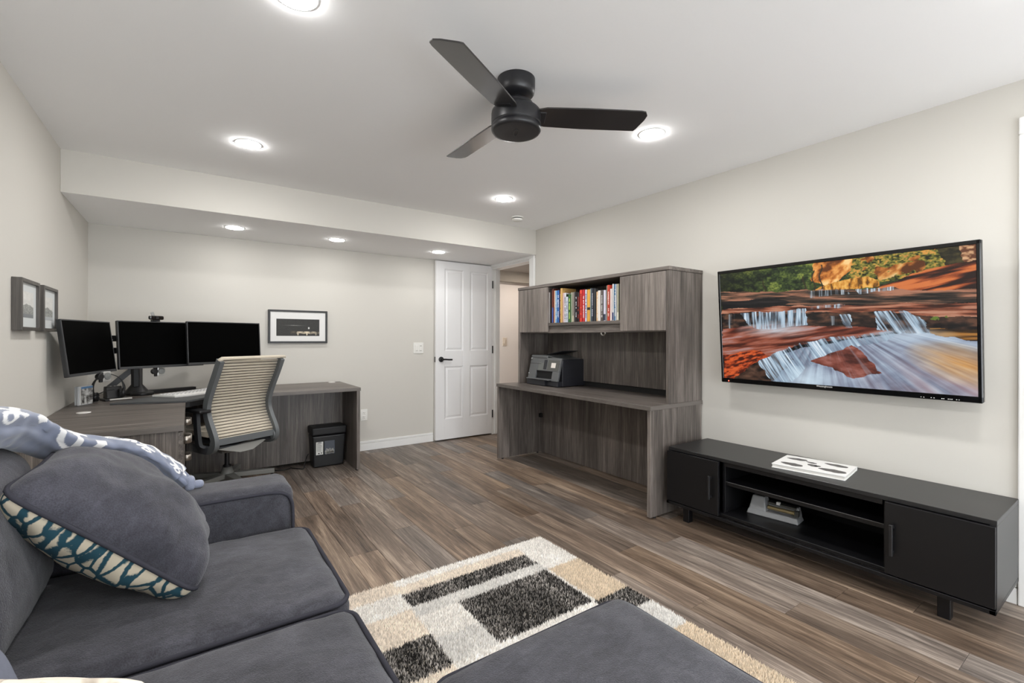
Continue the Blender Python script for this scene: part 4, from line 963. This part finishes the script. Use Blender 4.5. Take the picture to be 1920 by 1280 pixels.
# ------------------------------------------------------------------ wall pieces
def frame(name, label, loc, rz, W, H, d, fw, mats, mat_in, depth_in=.006, group=None):
    t = thing(name, label, 'picture', loc, rot=(0, 0, rz), group=group)
    # local: front faces -y, back on y=0
    fr = MB()
    fr.prism([(-W / 2, -d, H / 2), (W / 2, -d, H / 2), (W / 2 - fw, -d, H / 2 - fw), (-W / 2 + fw, -d, H / 2 - fw)], (0, d, 0), .0012)
    fr.prism([(-W / 2, -d, -H / 2), (W / 2, -d, -H / 2), (W / 2 - fw, -d, -H / 2 + fw), (-W / 2 + fw, -d, -H / 2 + fw)], (0, d, 0), .0012)
    fr.prism([(-W / 2, -d, -H / 2), (-W / 2, -d, H / 2), (-W / 2 + fw, -d, H / 2 - fw), (-W / 2 + fw, -d, -H / 2 + fw)], (0, d, 0), .0012)
    fr.prism([(W / 2, -d, -H / 2), (W / 2, -d, H / 2), (W / 2 - fw, -d, H / 2 - fw), (W / 2 - fw, -d, -H / 2 + fw)], (0, d, 0), .0012)
    obj('frame', fr, mats, t, local=True)
    obj('mat_board', MB().box(-W / 2 + fw - .001, W / 2 - fw + .001, -d + depth_in, -.002, -H / 2 + fw - .001, H / 2 - fw + .001, 0), mat_in, t, local=True)
    return t, -d + depth_in - .0007
board = mat('mat_board', srgb(226, 226, 224), .8)
pm = vcol_mat('print_matt', .55)
t, yy = frame('framed_photo', 'black framed dark photo of empty white seats on the back wall', (.842, YW - .0005, 1.261), 0, .516, .310, .024, .018, mat('frame_black', srgb(24, 23, 22), .4), board)
n1, n2 = 150, 70
U_, V_ = np.meshgrid(np.linspace(0, 1, n1), np.linspace(0, 1, n2))
cc = np.ones((n2, n1, 3)) * np.array((56, 56, 54)) * (.9 + .2 * fbm(U_ * 40, V_ * 30, 3, 61))[..., None]
gl = np.exp(-((V_ - .38) / .012) ** 2) * np.exp(-((U_ - .41) / .17) ** 2) * (.6 + .6 * fbm(U_ * 50, V_ * 10, 2, 62)); cc += gl[..., None] * 120
for i, (a, wd, br) in enumerate(((.385, .07, 90), (.54, .078, 205), (.70, .078, 225), (.86, .076, 170), (1.0, .05, 120))):
    top = .72 + .018 * i * .3; lx = np.abs(U_ - a) / wd
    m_ = (lx < 1) & (V_ > top + .03 * lx ** 4) & (V_ < top + .13 - .02 * np.cos(lx * 3)); cc[m_] = np.array((1, .94, .82)) * br * (1 - .25 * lx[m_][:, None])
for a, br in ((.49, 190), (.70, 215), (.915, 150)):
    m_ = (np.abs(U_ - a) < .022 - .09 * (V_ - .82)) & (V_ > .8) & (V_ < .96); cc[m_] = np.array((1, .95, .85)) * br
m_ = np.hypot((U_ - .745) / .018, (V_ - .53) / .06) < 1; cc[m_] = (214, 214, 212)
picture('print', t, -.19, .185, -.087, .072, yy, n1, n2, lin(np.clip(cc / 255, 0, 1)), pm)
fw_m = wood('frame_wood', 'Z', srgb(50, 48, 45), srgb(76, 72, 68), srgb(102, 97, 92))
fg = 'pair of grey framed landscape prints'
for yc, lab, sd in ((3.058, 'grey wood framed landscape print, nearer the sofa of the pair on the left wall', 70), (3.437, 'grey wood framed landscape print, nearer the corner of the pair on the left wall', 80)):
    t, yy = frame('framed_print', lab, (XL + .0005, yc, 1.306), R(90), .300, .235, .034, .016, fw_m, mat('print_paper', srgb(206, 210, 210), .6), .012, group=fg)
    n = 60; U_, V_ = np.meshgrid(np.linspace(0, 1, n), np.linspace(0, 1, n))
    hill = .45 + .2 * np.abs(U_ - .35) + .08 * (fbm(U_ * 6, V_ * 0 + 2, 3, sd) - .5)
    cc = np.ones((n, n, 3)) * np.array((214, 214, 210)) * (.93 + .12 * fbm(U_ * 5, V_ * 8, 3, sd))[..., None]
    m_ = V_ > hill; cc[m_] = np.array((150, 152, 148)) * (.7 + .55 * fbm(U_ * 14, V_ * 30, 4, sd + 1))[m_][:, None]
    m_ = V_ > .86; cc[m_] = np.array((128, 132, 134)) if sd == 70 else np.array((176, 180, 182))
    picture('print', t, -.085, .085, -.058, .062, yy, n, n, lin(np.clip(cc / 255, 0, 1)), pm)

t = thing('light_switch', 'white double light switch plate on the back wall beside the door', 'light switch', (2.06, YW, 1.047))
obj('plate', MB().box(2.002, 2.118, YW - .007, YW - .0003, .988, 1.106, .003, 2), white, t)
obj('rocker', MB().box(2.020, 2.052, YW - .012, YW - .005, 1.014, 1.08, .003), white, t)
obj('rocker', MB().box(2.068, 2.100, YW - .012, YW - .005, 1.014, 1.08, .003), white, t)
obj('indicator', MB().box(2.074, 2.094, YW - .0126, YW - .011, 1.068, 1.073, 0).box(2.03, 2.05, YW - .0126, YW - .011, 1.018, 1.021, 0).box(2.074, 2.094, YW - .0126, YW - .011, 1.018, 1.021, 0), mat('mid_grey', srgb(130, 130, 126), .5), t)
t = thing('wall_outlet', 'white double power outlet on the back wall right of the corner desk', 'outlet', (1.465, YW, .367))
obj('plate', MB().box(1.430, 1.500, YW - .006, YW - .0003, .309, .425, .003, 2), white, t)
for z in (.345, .389):
    so_ = obj('socket', MB().box(1.448, 1.482, YW - .009, YW - .004, z - .015, z + .015, .004, 2), white, t)
    obj('slots', MB().box(1.457, 1.459, YW - .0096, YW - .008, z - .002, z + .008, 0).box(1.470, 1.472, YW - .0096, YW - .008, z - .002, z + .008, 0).cyl((1.465, YW - .009, z - .008), .0025, .001, 'Y', n=8), dkgap, so_)
t = thing('light_switch', 'small pale switch plate on the hall wall beyond the doorway', 'light switch', (3.57, 5.30, 1.11))
obj('plate', MB().box(3.535, 3.605, 5.293, 5.2997, 1.05, 1.165, .003), mat('hall_plate', srgb(206, 190, 172), .5), t)
obj('rocker', MB().box(3.555, 3.585, 5.288, 5.294, 1.08, 1.14, .002), mat('hall_plate', srgb(206, 190, 172), .5), t)

# ================================================================== SOFA
def cushion(c, dims, r=.05, crown=.02, seed=0, n=22, amp=.006, back=False, crown_front=0, tilt=0):
    b = bmesh.new(); bmesh.ops.create_cube(b, size=2); bmesh.ops.subdivide_edges(b, edges=b.edges[:], cuts=n, use_grid_fill=True)
    hx_, hy_, hz_ = dims[0] / 2, dims[1] / 2, dims[2] / 2; r = min(r, hx_ * .95, hy_ * .95, hz_ * .95); Mt = Matrix.Rotation(tilt, 4, 'Y')
    for v in b.verts:
        p = v.co.copy(); q = Vector((p.x * hx_, p.y * hy_, p.z * hz_))
        i = Vector((max(-hx_ + r, min(hx_ - r, q.x)), max(-hy_ + r, min(hy_ - r, q.y)), max(-hz_ + r, min(hz_ - r, q.z))))
        d = q - i
        if d.length > 1e-6: q = i + d.normalized() * r
        q.z += crown * (1 - p.x ** 2) * (1 - p.y ** 2) * (1 if p.z > 0 else .2) * abs(p.z)
        q.x += crown_front * (1 - p.y ** 4) * (1 - p.z ** 2) * max(0, p.x)
        nn = mnoise.noise(Vector((q.x * 9 + seed * 3.1, q.y * 9, q.z * 9))) + .5 * mnoise.noise(Vector((q.x * 22, q.y * 22 + seed, q.z * 22)))
        nr = Vector((p.x * (abs(p.x) > .95), p.y * (abs(p.y) > .95), p.z * (abs(p.z) > .95)))
        if nr.length > 0: q += nr.normalized() * nn * amp
        v.co = Mt @ q + Vector(c)
    for f_ in b.faces: f_.smooth = True
    m_ = MB(); m_.bm.free(); m_.bm = b; return m_
def rrect(x0, x1, y0, y1, z, r, n=6, fn=None):
    P = []
    for cx_, cy_, a0 in ((x1 - r, y1 - r, 0), (x0 + r, y1 - r, 90), (x0 + r, y0 + r, 180), (x1 - r, y0 + r, 270)):
        for k in range(n + 1):
            a = R(a0 + 90 * k / n); P.append((cx_ + r * math.cos(a), cy_ + r * math.sin(a)))
    out = []
    for i in range(len(P)):
        a, b = Vector(P[i]), Vector(P[(i + 1) % len(P)]); m_ = max(1, int((b - a).length / .04))
        for k in range(m_): q = a.lerp(b, k / m_); out.append(Vector((q.x, q.y, z + (fn(q.x, q.y) if fn else 0))))
    return out
S = thing('sofa', 'charcoal grey fabric sofa with loose cushions along the left wall', 'sofa', (-.14, 1.25, 0))
obj('base', MB().box(-.60, .315, .62, 1.87, .07, .305, .03, 3), sofa_m, S, smooth=40)
obj('back_frame', cushion((-.53, 1.25, .435), (.17, 1.66, .74), .05, .0, 3, 18, .003), sofa_m, S)
for (y0, y1, zt, x1, sd) in ((1.258, 1.868, .468, .362, 1), (.628, 1.236, .470, .352, 2)):
    cu = obj('seat_cushion', cushion(((-.40 + x1) / 2, (y0 + y1) / 2, zt - .085), (x1 + .40, y1 - y0, .17), .045, .028, sd, 30, .005), sofa_m, S)
    obj('piping', MB().tube(rrect(-.40 + .008, x1 - .004, y0 + .006, y1 - .006, zt - .017, .05), .0065, 8, closed=True), pipe_m, cu)
    obj('piping', MB().tube(rrect(-.40 + .008, x1 - .004, y0 + .006, y1 - .006, zt - .150, .05), .0065, 8, closed=True), pipe_m, cu)
for (y0, y1, zt, xf, sd) in ((1.262, 1.862, .885, -.43, 5), (.632, 1.240, .80, -.435, 6)):
    cb = obj('back_cushion', cushion((xf - .02, (y0 + y1) / 2, zt - .235), (.20, y1 - y0, .45), .085, .03, sd, 26, .006, crown_front=.045, tilt=R(-9 if sd == 5 else -14)), sofa_m, S)
    Mt = Matrix.Translation((xf - .02, (y0 + y1) / 2, zt - .235)) @ Matrix.Rotation(R(-9 if sd == 5 else -14), 4, 'Y')
    hy_, hz_ = (y1 - y0) / 2, .225
    rp = rrect(-hy_ + .01, hy_ - .01, -hz_ + .012, hz_ - .004, 0, .085)
    obj('piping', MB().tube([Mt @ Vector((.055, p.x, p.y + .0)) for p in rp], .006, 8, closed=True), pipe_m, cb)
for (y0, y1, lab) in ((1.872, 2.085, 0), (.412, .624, 0)):
    am = obj('arm', cushion((-.15, (y0 + y1) / 2, .343), (.94, y1 - y0, .55), .045, .004, 8, 24, .003), sofa_m, S)
    yi = y0 + .004 if y0 > 1 else y1 - .004
    obj('piping', MB().tube(smoothpath([(-.5, yi, .592), (-.2, yi, .594), (.1, yi, .596), (.24, yi, .594), (.288, yi, .583), (.308, yi, .558), (.315, yi, .52), (.316, yi, .42), (.316, yi, .30)], 6), .006, 8), pipe_m, am)
for xx in (-.55, .26):
    for yy in (.47, 2.03): obj('leg', MB().box(xx - .025, xx + .025, yy - .025, yy + .025, 0, .08, .003), mat('dark_leg', srgb(40, 30, 24), .4), S)

def pillow(name, label, center, ux, vy, half, tf, tb, front, back, seed, group=None, pip=pipe_m):
    X = Vector(ux).normalized(); Y = Vector(vy); Y = (Y - X * Y.dot(X)).normalized(); Z = X.cross(Y)
    M = Matrix((X, Y, Z)).transposed()
    t = thing(name, label, 'pillow', center, rot=M.to_euler(), group=group)
    hx_, hy_ = half
    def out(u, v):
        k = 1 - .085 * abs(u * v) ** 7
        return hx_ * u * k * (1 - .06 * (1 - v * v) * abs(u)), hy_ * v * k * (1 - .06 * (1 - u * u) * abs(v))
    def side(sgn, T, shrink):
        def fn(a, b):
            u, v = 2 * a - 1, 2 * b - 1
            u = math.copysign(1 - (1 - abs(u)) ** 1.5, u); v = math.copysign(1 - (1 - abs(v)) ** 1.5, v)
            x, y = out(u, v); h = T * (max(0, (1 - u ** 2)) * max(0, (1 - v ** 2))) ** .42
            w_ = mnoise.noise(Vector((x * 7, y * 7, seed))) * .016 + mnoise.noise(Vector((x * 17, y * 17, seed + 4))) * .007
            rad = math.sin(math.atan2(v, u) * 9 + seed) * .006 * max(0, max(abs(u), abs(v)) - .55)
            return Vector((x, y, sgn * (h + (w_ * 1.0 + rad * 3) * min(1, h / .05))))
        q = MB().grid(fn, 44, 44)
        if sgn < 0: bmesh.ops.reverse_faces(q.bm, faces=q.bm.faces[:])
        return q
    obj('front', side(1, tf, 0), front, t, local=True)
    obj('back', side(-1, tb, 0), back, t, local=True, label='patterned reverse side' if back is not front else None)
    P = []
    for k in range(80):
        a = k / 80 * 4; s_ = int(a); q = (a - s_) * 2 - 1
        u, v = ((q, -1), (1, q), (-q, 1), (-1, -q))[s_]; x, y = out(u, v); P.append((x, y, 0))
    obj('piping', MB().tube(P, .0062, 8, closed=True), pip, t, local=True)
    return t
# teal net pattern on cream
net = bpy.data.materials.new('teal_net'); net.use_nodes = True; nt = net.node_tree; b = nt.nodes['Principled BSDF']; b.inputs['Roughness'].default_value = .85
tc = nt.nodes.new('ShaderNodeTexCoord'); mp = nt.nodes.new('ShaderNodeMapping'); mp.inputs['Scale'].default_value = (24, 31, 4)
vo = nt.nodes.new('ShaderNodeTexVoronoi'); vo.feature = 'DISTANCE_TO_EDGE'; vo.inputs['Scale'].default_value = 1; vo.inputs['Randomness'].default_value = .75
wv_ = nt.nodes.new('ShaderNodeTexNoise'); wv_.inputs['Scale'].default_value = 130
cr = nt.nodes.new('ShaderNodeValToRGB'); e = cr.color_ramp.elements; e[0].position = .07; e[0].color = srgb(28, 70, 84); e[1].position = .11; e[1].color = srgb(205, 194, 172)
ma = nt.nodes.new('ShaderNodeMath'); ma.operation = 'MULTIPLY_ADD'; ma.inputs[1].default_value = .10; ma.inputs[2].default_value = -.05
md = nt.nodes.new('ShaderNodeMath'); md.operation = 'ADD'
nt.links.new(tc.outputs['Object'], mp.inputs['Vector']); nt.links.new(mp.outputs[0], vo.inputs['Vector']); nt.links.new(tc.outputs['Object'], wv_.inputs['Vector'])
nt.links.new(wv_.outputs['Fac'], ma.inputs[0]); nt.links.new(vo.outputs['Distance'], md.inputs[0]); nt.links.new(ma.outputs[0], md.inputs[1])
nt.links.new(md.outputs[0], cr.inputs[0]); nt.links.new(cr.outputs[0], b.inputs['Base Color'])
pil_m = fabric('slate_velvet', srgb(66, 66, 73), .22, .16, .18)
pillow('throw_pillow', 'large dark grey pillow with a teal and cream net reverse leaning on the sofa back', (-.150, 1.640, .672), (.03, 1, 0), (-.72, .02, .66), (.232, .242), .125, .125, pil_m, net, 2.0)
pillow('throw_pillow', 'plain blue grey pillow at the left edge of the photo, against the sofa back', (-.315, 1.0, .60), (0, 1, 0), (-.3, 0, .95), (.15, .14), .085, .06, mat('blue_grey_cloth', srgb(112, 116, 130), .9, bump=.3, bscale=500, var=.15, vscale=7), mat('blue_grey_cloth', srgb(112, 116, 130), .9), 5.0)
# cream printed cushion by the near arm
cp = bpy.data.materials.new('cream_print'); cp.use_nodes = True; nt = cp.node_tree; b = nt.nodes['Principled BSDF']; b.inputs['Roughness'].default_value = .85
tc = nt.nodes.new('ShaderNodeTexCoord'); nz = nt.nodes.new('ShaderNodeTexNoise'); nz.inputs['Scale'].default_value = 16; nz.inputs['Detail'].default_value = 3; nz.inputs['Distortion'].default_value = 1.5
cr = nt.nodes.new('ShaderNodeValToRGB'); e = cr.color_ramp.elements; e[0].position = .36; e[0].color = srgb(178, 166, 152); e[1].position = .47; e[1].color = srgb(228, 219, 205)
nt.links.new(tc.outputs['Object'], nz.inputs['Vector']); nt.links.new(nz.outputs['Fac'], cr.inputs[0]); nt.links.new(cr.outputs[0], b.inputs['Base Color'])
pillow('throw_pillow', 'cream printed pillow cut by the bottom left corner of the photo', (-.20, .80, .565), (-.82, .57, .02), (.0, -.02, 1), (.21, .20), .055, .05, cp, cp, 9.0, pip=cp)

# ------------------------------------------------------------------ rolled throw blanket with anchors
def pyy(px, py, Y):
    d = Fv * 865.3 + Xc * (px - 960) + Yc * (633.35 - py); k = Y / d.y; return Vector((d.x * k, d.y * k, 1.16 + d.z * k))
path = [(-.56, 1.10, .945), (-.515, 1.30, .955), (-.465, 1.53, .948), (-.404, 1.715, .932), (-.368, 1.80, .895), (-.318, 1.86, .850), (-.250, 1.915, .818), (-.190, 1.955, .797), (-.128, 1.985, .762), (-.062, 2.0, .704), (-.012, 2.0, .643)]
sp_ = smoothpath(path, 48)
NT, NA = len(sp_), 120
V, F_, C_ = [], [], []
seg = [0]
for a, b_ in zip(sp_, sp_[1:]): seg.append(seg[-1] + (b_ - a).length)
TL = seg[-1]
def anchor(x, y):
    """anchor print in unit square, y up"""
    r_ = math.hypot(x, y - .42)
    if .07 < r_ < .15: return True
    if abs(x) < .075 and -.5 < y < .32: return True
    if abs(y - .2) < .06 and abs(x) < .24: return True
    q = math.hypot(x / .46, (y + .10) / .42)
    if .80 < q < 1.12 and y < -.12: return True
    if abs(abs(x) - .45) < .10 and -.16 < y < .02: return True
    return False
anch = [(.84, .05, .155, 0), (.62, .08, .16, 130), (.42, .06, .16, 200), (.97, .15, .12, 50), (1.055, .10, .13, 180), (1.165, .09, .11, 200), (.2, .05, .16, 190), (.73, .19, .12, 30)]
bl, wh = np.array((118, 125, 144)), np.array((222, 222, 222))
for i, p in enumerate(sp_):
    tg = (sp_[min(i + 1, NT - 1)] - sp_[max(i - 1, 0)]).normalized(); sd = tg.cross(Vector((0, 0, 1))).normalized(); up = sd.cross(tg)
    f_ = seg[i] / TL; wd = .070 * (1 - .45 * max(0, f_ - .5) / .5); hg = .050 * (1 - .45 * max(0, f_ - .5) / .5)
    if f_ > .97: wd *= .7; hg *= .8
    for j in range(NA):
        a = 2 * PI * j / NA; rr = 1 + .12 * math.cos(3 * a + 2.2 + 4 * f_) + .05 * math.cos(7 * a + 6 * f_)
        gro = -.26 * math.exp(-((((a - 1.35 - 1.1 * f_ + PI) % (2 * PI)) - PI) / .22) ** 2)
        rr += gro
        q = p + sd * math.cos(a) * wd * rr + up * math.sin(a) * hg * rr
        q += up * .004 * mnoise.noise(Vector((seg[i] * 30, a * 2, 1)))
        V.append(q); x_, y_ = seg[i], ((a + 1.2) % (2 * PI) - 1.2) * .085
        hit = any(anchor(((x_ - ax) * math.cos(R(an)) + (y_ - ay) * math.sin(R(an))) / sz, (-(x_ - ax) * math.sin(R(an)) + (y_ - ay) * math.cos(R(an))) / sz) for ax, ay, sz, an in anch)
        C_.append(wh if hit else bl * (1 + .12 * mnoise.noise(q * 40)))
for i in range(NT - 1):
    for j in range(NA):
        k = (j + 1) % NA; F_.append((i * NA + j, i * NA + k, (i + 1) * NA + k, (i + 1) * NA + j))
F_.append(tuple(range(NA))[::-1]); F_.append(tuple((NT - 1) * NA + j for j in range(NA)))
T = thing('throw_blanket', 'rolled blue fleece throw with white anchors along the sofa back', 'blanket', (-.3, 1.6, .64))
me = bpy.data.meshes.new('blanket'); me.from_pydata([tuple(v - Vector((-.3, 1.6, .64))) for v in V], [], F_); color_attr(me, lin(np.clip(np.array(C_) / 255, 0, 1)))
fl = vcol_mat('fleece_print', .95, .1, sheen=.5); me.materials.append(fl)
for p in me.polygons: p.use_smooth = True
o = bpy.data.objects.new('blanket', me); COL.objects.link(o); o.parent = T
fm_ = mat('fleece_blue', srgb(136, 142, 160), .95, spec=.1, bump=.6, bscale=260, sheen=.4)
def blob(c, d, sd): return cushion(c, d, .02, .0, sd, 10, .003)
obj('knot', blob((.000, 2.0, .642), (.03, .055, .048), 3), fm_, T); obj('knot', blob((.024, 1.995, .636), (.036, .034, .028), 4), fm_, T)

# ------------------------------------------------------------------ ottoman
O = thing('ottoman', 'square grey fabric ottoman standing on the patterned rug', 'ottoman', (.715, .59, .012))
ox0, ox1, oy0, oy1 = .41, 1.015, .27, .915
obj('body', MB().box(ox0 + .012, ox1 - .012, oy0 + .012, oy1 - .012, .07, .33, .03, 3), sofa_m, O, smooth=40)
ocu = obj('top_cushion', cushion(((ox0 + ox1) / 2, (oy0 + oy1) / 2, .375), (ox1 - ox0, oy1 - oy0, .13), .05, .016, 11, 26, .004), sofa_m, O)
obj('piping', MB().tube(rrect(ox0 + .004, ox1 - .002, oy0 + .004, oy1 - .002, .412, .055), .0065, 8, closed=True), pipe_m, ocu)
for xx in (ox0 + .06, ox1 - .06):
    for yy in (oy0 + .06, oy1 - .06): obj('leg', MB().box(xx - .022, xx + .022, yy - .022, yy + .022, .0135, .075, .003), mat('dark_leg', srgb(40, 30, 24), .4), O)

# ------------------------------------------------------------------ rug
rx0, rx1, ry0, ry1 = .15, 1.655, .05, 2.09
RG = thing('area_rug', 'cream, tan and charcoal patchwork shag rug on the plank floor', 'rug', (.9, 1.07, 0))
obj('backing', MB().box(rx0, rx1, ry0, ry1, .0005, .012, .004, 2), mat('rug_backing', srgb(180, 170, 155), .95), RG)
def rug_kind(x, y):
    k = np.zeros(x.shape, int)        # 0 white 1 cream 2 tan 3 pale grey 4 charcoal
    def s(x0, x1, y0, y1, v): k[(x >= x0) & (x < x1) & (y >= y0) & (y < y1)] = v
    s(0, .775, 1.975, 3, 1); s(0, .775, 1.835, 1.975, 0); s(0, .765, 1.64, 1.835, 1); s(0, .76, 1.44, 1.64, 4); s(0, .76, -1, 1.44, 1)
    s(.775, 1.46, 2.03, 3, 0); s(.775, 1.455, 1.957, 2.03, 1); s(.772, 1.445, 1.845, 1.957, 4); s(.77, 1.45, 1.77, 1.845, 3)
    s(.768, .955, 1.60, 1.77, 0); s(.762, .955, 1.44, 1.60, 3); s(.955, 1.44, 1.443, 1.77, 4); s(.76, 1.46, 1.38, 1.443, 0)
    s(1.455, 2, 1.77, 3, 0); s(1.455, 2, 1.437, 1.77, 2); s(1.44, 2, 1.305, 1.437, 4); s(1.44, 2, 1.122, 1.305, 3); s(1.40, 2, .62, 1.122, 2); s(1.2, 2, -1, .62, 4); s(.76, 1.40, .9, 1.38, 0)
    return k
nr = np.random.default_rng(4)
def tufts(x0, x1, y0, y1, sp):
    gx, gy = np.meshgrid(np.arange(x0, x1, sp), np.arange(y0, y1, sp)); gx = gx.ravel(); gy = gy.ravel()
    gx = gx + nr.uniform(-.5, .5, gx.size) * sp; gy = gy + nr.uniform(-.5, .5, gy.size) * sp
    return gx, gy
G = [tufts(.56, rx1 - .003, .86, ry1 - .003, .0052), tufts(1.0, rx1 - .003, .30, .86, .0052), tufts(rx0 + .005, .56, ry0 + .005, ry1 - .005, .011), tufts(.56, 1.0, ry0 + .005, .86, .013), tufts(1.0, rx1, ry0 + .005, .30, .009)]
gx = np.concatenate([g[0] for g in G]); gy = np.concatenate([g[1] for g in G])
N = gx.size; kd = rug_kind(gx + nr.normal(0, .003, N), gy + nr.normal(0, .003, N))
base = np.array([(238, 233, 226), (232, 219, 203), (214, 196, 172), (218, 215, 210), (58, 56, 54)], float)[kd]
sc = nr.uniform(.86, 1.10, N); dkm = kd == 4; sc[dkm] = np.where(nr.random(dkm.sum()) < .40, nr.uniform(1.7, 2.9, dkm.sum()), nr.uniform(.5, 1.05, dkm.sum()))
wash = fbm(gx * 14, gy * 5, 3, 77); sc *= np.where(dkm, .55 + .9 * wash, .93 + .14 * wash)
cc = np.clip(base * sc[:, None], 0, 250)
rad = nr.uniform(.0034, .0046, N); hgt = nr.uniform(.010, .0155, N); an = nr.uniform(0, 2 * PI, N); lx = nr.normal(0, .0028, N); ly = nr.normal(0, .0028, N)
vs_ = np.zeros((N, 4, 3))
for j in range(3):
    vs_[:, j, 0] = gx + rad * np.cos(an + j * 2 * PI / 3); vs_[:, j, 1] = gy + rad * np.sin(an + j * 2 * PI / 3); vs_[:, j, 2] = .0105
vs_[:, 3, 0] = gx + lx; vs_[:, 3, 1] = gy + ly; vs_[:, 3, 2] = .0115 + hgt
vs_ -= np.array((.9, 1.07, 0))
idx = np.arange(N)[:, None, None] * 4 + np.array([[0, 1, 3], [1, 2, 3], [2, 0, 3]])[None]
me = bpy.data.meshes.new('pile'); me.vertices.add(N * 4); me.vertices.foreach_set('co', vs_.ravel())
tri = idx.reshape(-1, 3); me.loops.add(tri.size); me.loops.foreach_set('vertex_index', tri.ravel().astype(np.int32))
me.polygons.add(len(tri)); me.polygons.foreach_set('loop_start', (np.arange(len(tri)) * 3).astype(np.int32)); me.polygons.foreach_set('loop_total', np.full(len(tri), 3, np.int32))
me.update(); me.validate()
color_attr(me, np.repeat(lin(cc / 255), 4, axis=0)); me.materials.append(vcol_mat('rug_pile', .95, .1))
o = bpy.data.objects.new('pile', me); COL.objects.link(o); o.parent = RG; o['kind'] = 'stuff'
